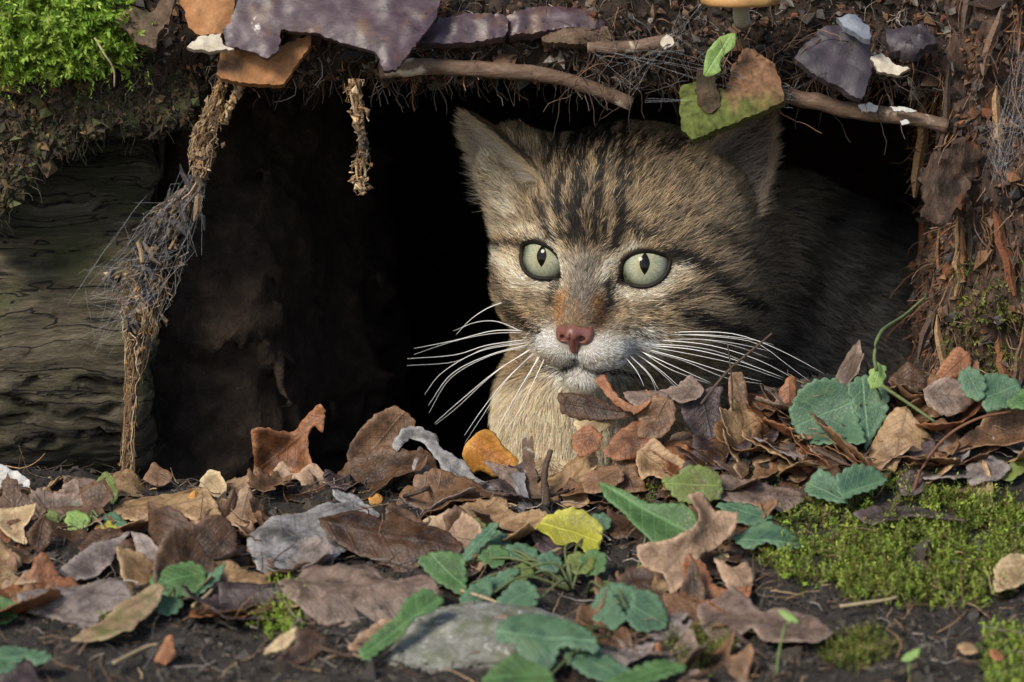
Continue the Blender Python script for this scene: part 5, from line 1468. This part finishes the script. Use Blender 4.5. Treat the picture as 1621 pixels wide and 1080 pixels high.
m_ = arch.data; AV = np.array([tuple(v.co) for v in m_.vertices]) + WL[arch.name]; AT = np.array([tuple(p_.vertices)[:3] for p_ in m_.polygons]); AN, _t = vnormals(AV, AT)
aw = ((AN[AT].mean(1)[:, 1] < -.2) & (AV[AT].mean(1)[:, 0] > -.225)).astype(float)
P, Nn, _ = sample(AV, AT, AN, 4000, aw)
V, F, C = chip_fibre(P, Nn, 3600, .0010, [(.045, .04, .022), (.025, .02, .015), (.07, .075, .03), (.11, .075, .04), (.16, .10, .045), (.05, .035, .025)], 700, .010, .00025, [(.05, .045, .025), (.10, .08, .05), (.03, .025, .02)], fd, .3, .25)
stuff('bark_crumbs', None, None, V, F, C, parent=arch)
slab('bark_plate', 2, [(745, -30), (790, 50), (803, 112), (850, 148), (945, 143), (990, 95), (1000, -30)], 70, 6, -0.010, .005, bark_orange, 'orange brown flake of bark at the end of the purple slab', 'bark')
slab('bark_plate', None, [(352, 30), (366, -20), (690, -20), (694, 20), (660, 66), (628, 108), (608, 112), (594, 82), (540, 66), (505, 52), (446, 46), (440, 78), (426, 91), (405, 82), (356, 68)], 62, 0, -0.014, .0028, bark_purple, 'large purple brown bark slab with a pointed lobe over the den', 'bark', cup=.03, rough=.0007)
slab('bark_plate', 7, [(465, 165), (560, 68), (700, 48), (838, 60), (845, 140), (740, 162), (600, 172)], 58, 0, 0.000, .005, bark_purple, 'narrow mauve bark strip above the dead stick', 'bark')
slab('bark_plate', 7, [(985, 140), (1100, 108), (1265, 110), (1275, 182), (1120, 178), (995, 165)], 66, 0, 0.002, .006, bark_brown, 'dull tan bark strip behind the rootlets', 'bark')
slab('bark_plate', 7, [(840, 60), (960, 20), (1240, 30), (1250, 110), (1090, 108), (960, 130), (850, 140)], 58, 0, 0.004, .006, bark_purple, 'mauve bark strip sunk in humus beside the dull tan strip', 'bark')
slab('bracket_fungus', 2, [(922, 318), (950, 180), (1150, 200), (1250, 170), (1328, 140), (1330, 182), (1278, 262), (1212, 356), (1080, 352), (950, 337)], 64, 0, -0.004, .004, bark_orange, 'curved orange brown bracket jutting below the purple bark slab', 'fungus', rough=.001)
slab('pale_rotten_wood', 2, [(798, 195), (860, 148), (942, 143), (948, 190), (1005, 207), (830, 210)], 62, 0, -0.017, .003, mat_pale, 'small whitish crust of rotten wood under the orange bark flake', 'wood', step=.0014)
slab('bark_plate', 8, [(98, 240), (140, 228), (232, 252), (252, 180), (290, 128), (332, 150), (372, 180), (398, 282), (332, 314), (242, 354), (140, 394), (103, 362)], 66, 8, -0.016, .006, attr_mat('mossy_bark', .85, 350, .8, bstr=.8), 'brown bark chunk with a bright moss green corner above the cat ear', 'bark', colf=mossy)
slab('bark_plate', 8, [(428, 162), (500, 80), (560, 68), (642, 110), (652, 182), (622, 284), (560, 244), (480, 204)], 60, -10, -0.012, .004, bark_dark, 'dark violet pointed bark plate near the stump', 'bark')
slab('bark_plate', 8, [(548, 45), (600, 33), (645, 80), (644, 114), (590, 82)], 45, 0, -0.016, .003, rough_mat('blue_grey_bark', [(0.3, (.10, .11, .14)), (.7, (.22, .24, .28))], 200, .5), 'small bluish grey bark bit on the dark violet plate', 'bark', step=.0014)
slab('bark_plate', 8, [(148, 190), (200, 200), (216, 302), (182, 324), (150, 292)], 76, 0, -0.019, .003, bark_arch, 'dark stub of bark lying on the mossy chunk', 'bark', step=.0014)
slab('bark_plate', 2, [(490, 85), (555, 10), (640, 45), (690, -20), (755, -20), (722, 82), (682, 122), (662, 205), (600, 192), (540, 132)], 66, 0, -0.012, .004, bark_brown, 'ragged tan brown bark curl between the moss and the orange flake', 'bark', rough=.003)
slab('bark_plate', 8, [(790, 480), (815, 470), (830, 440), (870, 425), (900, 390), (930, 410), (965, 420), (950, 500), (920, 540), (925, 580), (880, 600), (850, 650), (825, 640), (795, 615), (805, 560)], 80, -8, -0.010, .004, mat_rot, 'long brown bark plate on the side of the rotten stump', 'bark', rough=.003, jag=.002)
slab('bark_plate', 8, [(690, 80), (800, 60), (840, 110), (760, 150), (700, 130)], 50, 0, -0.008, .005, bark_dark, 'blackish bark crumb block between violet plate and stump', 'bark', rough=.003)
traced_leaf('green_leaf', 8, [(168, 212), (178, 150), (220, 103), (262, 95), (257, 132), (216, 172), (217, 207), (186, 218)], 74, 0, 'lime', 'small pale green curled leaf caught above the mossy bark chunk', y=-0.024, jag=.0002, cup=.8)
# orange mushroom cap seen from below at the top
def cap():
    c = at(1170, -14, -0.018); nu, nv = 48, 16
    prof = [(0.0, .0075), (.010, .0068), (.0185, .0035), (.0235, -.0015), (.0250, -.0055), (.0238, -.0082), (.0205, -.0092), (.0120, -.0078), (.004, -.007), (.0, -.007)]
    pr = polyline(np.array(prof), 26); a = np.arange(nu) / nu * 2 * math.pi
    r = pr[:, 0][:, None] * (1 + .05 * np.sin(a * 3 + 1) + .03 * np.sin(a * 7))
    V = np.stack([r * np.cos(a), r * np.sin(a) * .8, pr[:, 1][:, None] + 0 * r], -1).reshape(-1, 3) * .62 + c
    i, j = np.meshgrid(np.arange(25), np.arange(nu), indexing='ij')
    return V, np.stack([i * nu + j, (i + 1) * nu + j, (i + 1) * nu + (j + 1) % nu, i * nu + (j + 1) % nu], -1).reshape(-1, 4), c
V, Q, c = cap()
mu = empty('mushroom', c, 'orange tan mushroom cap growing on top of the overhang', 'mushroom')
mk('cap', V, Q, rough_mat('mushroom_cap', [(.3, (.30, .14, .045)), (.7, (.52, .30, .12))], 90, .5, fine=700, bstr=.3), mu)
V, F = twig_mesh([c + (0, .004, -.004), c + (.001, .012, -.008), c + (.002, .022, -.014)], .0028, .0034, 10, 12, .1)
mk('stalk', V, F, mat_pale, mu)

# sticks and twigs
mat_stick = rough_mat('dead_stick', [(.3, (.045, .028, .02)), (.5, (.13, .082, .055)), (.72, (.25, .17, .12))], 160, .8, stretch=(.4, 1, 1), fine=900, bstr=.8, bd=.0015, extra=[((.55, .47, .36), 60, .60, .66)])
mat_twig = rough_mat('twig', [(.3, (.035, .022, .016)), (.7, (.12, .08, .058))], 250, .8, fine=900, bstr=.7)
mat_straw = rough_mat('straw', [(.3, (.25, .18, .10)), (.7, (.45, .36, .23))], 250, .6, fine=900, bstr=.4)
def twig(name, pts, y, r0, r1, mat, label, n=26, bump_=.25, seed=1, cat='twig'):
    ys = y if np.ndim(y) else [y] * len(pts)
    V, F = twig_mesh([at(p[0], p[1], q) for p, q in zip(pts, ys)], r0, r1, n, 9, bump_, seed)
    return tag(mk(name, V, F, mat), label, cat)
def gtwig(name, pts, r0, r1, mat, label, lift=.004):
    V, F = twig_mesh([ground_hit(*p) + np.array((0, 0, lift)) for p in pts], r0, r1, 22, 6, .2, 3)
    return tag(mk(name, V, F, mat), label, 'twig')
twig('dead_stick', [(600, 112), (660, 106), (730, 108), (800, 113), (870, 120), (940, 140), (1000, 165)], 0.004, .0036, .0028, mat_stick, 'dead stick with cream patches spanning the top of the den', 40, .3, 5, 'stick')
twig('dead_stick', [(1230, 152), (1290, 160), (1330, 172), (1390, 180), (1460, 190), (1500, 200)], 0.000, .0034, .0030, mat_stick, 'knobbly stick with white flecks joining the mossy chunk to the stump', 40, .35, 7, 'stick')
twig('dead_stick', [(930, 75), (1000, 74), (1060, 66)], -.004, .0022, .0030, mat_stick, 'short stick stub with a pale broken end in the rootlets', 16, .25, 9, 'stick')
slab('pale_rotten_wood', 8, [(45, 118), (62, 100), (84, 106), (82, 132), (55, 138)], 80, 0, -0.012, .003, mat_pale, 'cream broken end of the short stick stub', 'wood', step=.001, jag=.0006)
slab('pale_rotten_wood', 8, [(645, 160), (680, 150), (720, 180), (760, 195), (720, 212), (668, 200)], 70, 0, -0.013, .004, mat_pale, 'cream crumb of rotten wood beside the dark violet plate', 'wood', step=.0012, jag=.001)
for k, p in enumerate([[(612, 300), (640, 292), (668, 300), (660, 316), (620, 318)], [(700, 304), (740, 302), (778, 316), (760, 322), (710, 314)], [(728, 342), (750, 338), (760, 350), (735, 356)]]):
    slab('lichen_fleck', 8, p, 70, 0, -0.0075, .0015, rough_mat('white_lichen', [(.3, (.36, .35, .33)), (.7, (.58, .57, .55))], 500, .8), 'white lichen fleck on the knobbly stick', 'lichen', step=.0008, jag=.0006, rough=.0005, group='white flecks on the knobbly stick')
V, F = twig_mesh([ground_hit(1440, 800), at(1460, 740, -.062), at(1500, 690, -.064), at(1550, 662, -.066), at(1600, 652, -.064)], .0008, .0005, 26, 6, .1)
tag(mk('arching_stem', V, F, mat_redstem), 'thin red brown stem arching over the moss', 'stem')
V, F = twig_mesh([at(1388, 588, -.042), at(1384, 560, -.04), at(1395, 525, -.035), at(1430, 500, -.02), at(1465, 470, -.012)], .0008, .0005, 24, 7, .3)
tag(mk('green_runner', V, F, mat_runner), 'pale green runner climbing from the big leaf up the stump', 'stem')
V, F = twig_mesh([at(1395, 610, -.042), at(1440, 640, -.046), at(1480, 668, -.05)], .0008, .0006, 16, 6, .15)
tag(mk('green_runner', V, F, mat_runner), 'short green runner slanting down from the big leaf', 'stem')
twig('bare_twig', [(1110, 640), (1150, 590), (1190, 555), (1222, 528)], [-.02, -.018, -.016, -.014], .0007, .0004, mat_twig, 'thin dark twig slanting up across the whiskers')
twig('bare_twig', [(1160, 680), (1158, 600), (1152, 545)], -.020, .0005, .0003, mat_twig, 'fine upright twig beside the slanting twig')
slab('bare_twig', 5, [(1003, 225), (1018, 208), (1026, 222), (1042, 200), (1050, 300), (1062, 380), (1088, 432), (1062, 450), (1046, 470), (1022, 402), (1008, 320)], 84, 0, -.026, .0025, mat_stick, 'short flat upright stick in front of the cat paw', 'twig', step=.0012, jag=.0006)
twig('bare_twig', [(866, 800), (862, 750), (872, 712)], [-.030, -.028, -.026], .0018, .0010, mat_twig, 'thin upright twig beside the flat stick')
slab('bare_twig', 5, [(968, 340), (985, 330), (1012, 338), (1020, 390), (1034, 440), (1040, 466), (1018, 462), (1008, 476), (990, 468), (984, 410)], 78, 6, -.031, .002, rough_mat('grey_bark', [(.3, (.07, .065, .07)), (.5, (.16, .15, .155)), (.7, (.30, .29, .29))], 300, .7, stretch=(1, 1, .3)), 'bluish grey bark sliver leaning on the flat stick', 'twig', step=.0012, jag=.0007)
for q, l in (([(700, 780), (760, 800), (850, 812), (900, 800)], 'long dark twig lying across the hollow below the grey leaf'), ([(640, 810), (680, 795), (700, 770)], 'short dark twig end below the grey leaf'),
             ([(560, 870), (620, 860), (700, 850)], 'dark twig over the mauve leaf'), ([(450, 1060), (500, 1025), (545, 1010)], 'brown twig on bare soil by the folded leaf'),
             ([(480, 1040), (520, 1055), (560, 1065)], 'reddish twig crossing the soil by the stone'), ([(180, 1075), (230, 1050), (250, 1045)], 'straw coloured twig on dark soil'),
             ([(305, 985), (330, 965), (345, 945)], 'short pale twig standing on dark soil'), ([(870, 900), (920, 880), (955, 868)], 'whitish stalk in front of the yellow leaf'),
             ([(730, 960), (770, 972), (800, 985)], 'pale bent stalk lying over the stone'), ([(1330, 985), (1400, 975), (1420, 970)], 'thin straw on the soil under the moss'),
             ([(1160, 1025), (1190, 1050), (1215, 1068)], 'grey twig below the lilac leaf'), ([(1290, 735), (1340, 760), (1400, 790)], 'dark twig under the toothed leaf pair')):
    pale = any(w_ in l for w_ in ('pale', 'straw', 'whitish'))
    gtwig('fallen_twig', q, .0010 if not pale else .0008, .0006, mat_straw if pale else mat_twig, l, .006)

# ------------------------------------------------------------------ root strands hung with debris
def tangle(label, path, y, nf, nc, ccol, fcol, seed):
    p = np.array(path, float); tt = np.linspace(0, 1, len(p))
    b_ = at(p[-1, 0], p[-1, 1], y)
    root = empty('hanging_roots', b_, label, 'roots')
    def pos(t, off, dy):
        x = np.interp(t, tt, p[:, 0]) + off * np.interp(t, tt, p[:, 2]); yy = np.interp(t, tt, p[:, 1])
        return at(x, yy, y + dy)
    for k in range(4):
        t = np.linspace(0, 1, 26); o = .55 * np.sin(t * R.uniform(4, 9) + k * 2)
        P = pos(t, o, .002 * np.cos(t * 7 + k))
        V, F = tubes(P[None], (np.linspace(.0009, .0006, 26) * R.uniform(.6, 1.2))[None], 6)
        mk('root', V, [F[0]], mat_chip, root, col=colsof(pick(TANS[1:4], 1), len(V)))
    t0 = rng.random(nf); ln = rng.uniform(.03, .16, nf); o0 = rng.uniform(-1, 1, nf); o1 = np.clip(o0 + rng.normal(0, .9, nf), -1.2, 1.2)
    k = 9; s = np.linspace(0, 1, k)
    T = np.clip(t0[:, None] + ln[:, None] * s, 0, 1)
    P = pos(T.ravel(), (o0[:, None] + (o1 - o0)[:, None] * s).ravel() + rng.normal(0, .08, nf * k), rng.uniform(-.006, .005, nf).repeat(k)).reshape(nf, k, 3)
    P += rng.normal(0, .00045, P.shape)
    V, F = tubes(P, np.repeat(rng.uniform(.00007, .00028, nf)[:, None], k, 1), 3)
    mid = np.exp(-((t0 + ln / 2 - .48) / .13) ** 2)[:, None] * (np.array(fcol[0]) is not None)
    C = pick(TANS, nf) * (1 - mid) + pick(fcol, nf) * mid
    o = mk('fibres', V, F, mat_chip, root, smooth=False, col=colsof(C, k * 3)); o['kind'] = 'stuff'
    t = np.clip(np.where(rng.random(nc) < .35, rng.normal(.25, .06, nc), rng.random(nc)), 0, 1); P = pos(t, rng.normal(0, .42, nc), rng.uniform(-.005, .004, nc))
    s_ = np.exp(rng.normal(math.log(.0011), .55, nc)); s_ = np.minimum(s_, .0022); V, F = chips(P, s_)
    C = pick(ccol, nc); m = np.exp(-((t - .42) / .10) ** 2)[:, None]; C = C * (1 - m * .85) + pick(fcol, nc) * m * .85
    o = mk('crumbs', V, F, mat_chip, root, smooth=False, col=colsof(C, 6)); o['kind'] = 'stuff'
    return root
mat_web, nt, b, out = mat_new('cobweb')
b.inputs['Base Color'].default_value = (.62, .64, .68, 1); b.inputs['Roughness'].default_value = .5; b.inputs['Alpha'].default_value = .22
def slivers(root, path, y, n, lo, hi):
    p = np.array(path, float); tt = np.linspace(0, 1, len(p))
    for k in range(n):
        t = R.uniform(lo, hi); x = np.interp(t, tt, p[:, 0]) + R.gauss(0, .45) * np.interp(t, tt, p[:, 2]); yy = np.interp(t, tt, p[:, 1])
        c = at(x, yy, y - .004 + R.uniform(-.002, .004)); d = nrm(np.array([[R.gauss(-.25, .5), R.gauss(0, .3), 1.0]]))[0]; l = R.uniform(.006, .018)
        q = c + np.linspace(-.5, .5, 5)[:, None] * l * d + rng.normal(0, .0008, (5, 3))
        V, F = tubes(q[None], np.array([.25, .9, 1, .8, .2])[None] * R.uniform(.0008, .0020), 4)
        mk('bark_sliver', V, F, mat_chip, root, smooth=False, col=colsof(pick([(.03, .028, .03), (.06, .055, .055), (.11, .085, .06), (.20, .14, .08)], 1), len(V)))
PATH = [(352, 125, 8), (340, 165, 11), (326, 205, 17), (320, 245, 18), (314, 285, 10), (278, 335, 32), (250, 390, 46), (224, 440, 50), (226, 490, 34), (218, 545, 18), (208, 620, 9), (204, 700, 8), (200, 800, 10)]
slivers(tangle('long ragged strand of roots and debris hanging from the bracket down to the litter', PATH, 0.010, 420, 1000, [tuple(v * .8 for v in c_) for c_ in TANS] + BROWNS[:3], [(.035, .037, .045), (.07, .07, .08), (.02, .02, .024)], 1), PATH, 0.010, 46, .28, .80)
tangle('short root strand with a tan crumb cluster dangling in the den mouth', [(560, 125, 16), (566, 170, 12), (574, 220, 6), (572, 250, 12), (570, 285, 15), (570, 305, 6)], 0.006, 60, 130, TANS, [(.10, .09, .08), (.06, .05, .045)], 2)
tangle('slender root slip hanging beside the long ragged strand', [(384, 130, 5), (368, 160, 7), (352, 192, 8)], 0.006, 26, 60, TANS, TANS, 3)
def web(label, anchors, n, y, sp):
    k = 8; s = np.linspace(0, 1, k)[None, :, None]; A = np.array(anchors, float)
    i = rng.integers(0, len(A), n); j = rng.integers(0, len(A), n)
    a = at(A[i, 0] + rng.normal(0, sp, n), A[i, 1] + rng.normal(0, sp, n), y); b_ = at(A[j, 0] + rng.normal(0, sp, n), A[j, 1] + rng.normal(0, sp, n), y - .002)
    P = a[:, None] * (1 - s) + b_[:, None] * s; P[..., 2] -= .003 * (s[..., 0] * (1 - s[..., 0])) * rng.random((n, 1)); P += np.cumsum(rng.normal(0, .0006, P.shape), 1) * (s * (1 - s) * 3)
    V, F = tubes(P, np.full((n, k), .00005), 3)
    o = mk('cobweb', V, F, mat_web, smooth=False); o['kind'] = 'stuff'
    return tag(o, label, 'cobweb')
web('old grey cobweb draped on the hanging root strand', [(150, 470), (180, 420), (240, 340), (300, 300), (230, 500), (160, 540), (290, 400), (250, 450)], 60, 0.004, 16)
web('white cobweb stretched over the rotten stump', [(1600, 180), (1585, 250), (1621, 190), (1570, 210), (1580, 290), (1625, 60)], 60, -0.016, 12)
web('thin cobweb across the humus of the overhang', [(1040, 90), (1010, 150), (980, 110), (1080, 60), (1100, 20), (940, 80), (1250, 150)], 30, -0.014, 12)

# ------------------------------------------------------------------ moss
mat_moss = attr_mat('moss_leaf', 0.6, 1500, 0.2, trans=.3, bstr=0)
def moss(name, label, P, up, length, nl, ll, cols, spread=.55):
    """many small shoots, each ringed with pointed leaflets"""
    n = len(P); d = nrm(up + rng.normal(0, spread, (n, 3)))
    L = np.asarray(length) * rng.uniform(.6, 1.3, n)
    bnd = rng.normal(0, .5, (n, 3))
    t = np.linspace(.12, 1, nl)[None, :, None]
    C = P[:, None] + (d[:, None] * t + bnd[:, None] * t * t * .35) * L[:, None, None]
    ax = nrm(d[:, None] + bnd[:, None] * t * .7)
    rnd = rng.normal(size=(n, nl, 3)); side = nrm(rnd - ax * (rnd * ax).sum(-1, keepdims=True))
    ld = nrm(side * .9 + ax * .75); wv = np.cross(ax, side)
    l = ll * (1.15 - .6 * t) * rng.uniform(.7, 1.3, (n, nl, 1))
    V = np.stack([C, C + ld * l * .5 + wv * l * .17, C + ld * l, C + ld * l * .5 - wv * l * .17], 2).reshape(-1, 3)
    F = np.arange(len(V)).reshape(-1, 4)
    k = np.clip(t[0, :, 0], 0, 1)
    c0 = pick(cols, n, .22)
    cc_ = c0[:, None] * (0.55 + 0.6 * k)[None, :, None]
    cc_ = np.repeat(cc_.reshape(-1, 3), 4, 0)
    o = mk(name, V, F, mat_moss, smooth=False, col=np.clip(cc_, 0, .7)); o['kind'] = 'stuff'
    return tag(o, label, 'moss')
MG = [(.24, .36, .045), (.32, .46, .06), (.18, .25, .04), (.40, .48, .09), (.26, .29, .06)]
MO = [(.14, .17, .03), (.20, .19, .04), (.09, .12, .025), (.22, .25, .05)]
def moss_patch(px, py, n, dens=None):
    """roots on the soil inside a region of the slope"""
    out_ = []
    while len(out_) < n:
        x, y_ = R.uniform(*px), R.uniform(*py)
        if dens and R.random() > dens(x, y_): continue
        out_.append(ground_hit(x, y_))
    P = np.array(out_); P[:, 2] = gz(P[:, 0], P[:, 1])
    return P
def dn(x, y_):
    e = max(0, 1 - ((x - 1450) / 270) ** 2 - ((y_ - 870) / 105) ** 2)
    return min(1, e * 2.2 * (0.5 + 0.9 * float(vnoise(np.array([x * .02, y_ * .04, 1.0]), 1, 3))))
P = moss_patch((1190, 1660), (760, 985), 3600, dn)
moss('moss_carpet', 'bright green moss carpet spreading over the ground below the stump', P, np.array((0, -.25, .9)), .0072, 11, .0024, MG + MO + [(.10, .075, .03)])
P = moss_patch((1290, 1430), (1000, 1070), 420, lambda x, y_: max(0, 1 - ((x - 1355) / 65) ** 2 - ((y_ - 1035) / 32) ** 2))
moss('moss_tuft', 'olive moss tuft on the bare soil below the moss carpet', P, np.array((0, -.25, .9)), .0050, 9, .0020, MO)
P = moss_patch((1560, 1650), (985, 1090), 420)
moss('moss_tuft', 'bright moss tuft at the edge of the bare soil', P, np.array((0, -.25, .9)), .0050, 9, .0020, MG)
P = moss_patch((1060, 1180), (990, 1075), 300, lambda x, y_: max(0, 1 - ((x - 1110) / 60) ** 2 - ((y_ - 1035) / 45) ** 2))
moss('moss_tuft', 'small moss tuft between the lilac leaf and the blue green leaves', P, np.array((0, -.25, .9)), .0055, 9, .0020, MO)
P = moss_patch((400, 490), (940, 1020), 150, lambda x, y_: max(0, 1 - ((x - 448) / 45) ** 2 - ((y_ - 970) / 40) ** 2))
moss('moss_tuft', 'feathery green moss sprig beside the large mottled leaf', P, np.array((-.2, -.25, .9)), .010, 14, .0022, MG)
P = moss_patch((165, 215), (985, 1010), 50)
moss('moss_tuft', 'little moss sprig under the yellow green leaf end', P, np.array((0, -.25, .9)), .006, 9, .0020, MG)
P = moss_patch((960, 1330), (760, 810), 260, lambda x, y_: .7)
moss('moss_tuft', 'thin olive moss between the leaves of the slope', P, np.array((0, -.3, .9)), .005, 9, .0020, MO)
# cushion on the bark arch
n = 1200
px = np.clip(rng.normal(80, 62, n), -40, 205); py = rng.uniform(-40, 118, n) * (1 - .0005 * px)
P = at(px, py, -0.004) + np.stack([np.zeros(n), rng.uniform(-.012, .008, n), np.zeros(n)], 1)
P[:, 1] += 0.00012 * np.abs(py - 40)
moss('moss_cushion', 'vivid yellow green moss cushion growing on the bark arch', P, np.array((.15, -.75, -.12)), .0115, 15, .0034, [(.20, .33, .03), (.28, .42, .05), (.14, .25, .025), (.33, .45, .08)], .6)
n = 500
i = rng.integers(0, len(SV), 40000); Pq = SV[i]; qx, qy = topx(Pq)
m = (SN[i][:, 1] < 0) & (qx > 1500) & (qx < 1640) & (qy > 420) & (qy < 590)
Pq = Pq[m][:230]
moss('moss_tuft', 'scruffy yellowish moss on the lower part of the stump', Pq, np.array((0, -.8, -.1)), .008, 10, .0022, MO, .7)
V, F = twig_mesh([at(150, 60, -.018), at(165, 85, -.022), at(180, 110, -.02), at(181, 138, -.018)], .0005, .0003, 16, 5, .15)
tag(mk('bare_twig', V, F, mat_straw), 'thin tan tendril hanging from the moss cushion', 'twig')
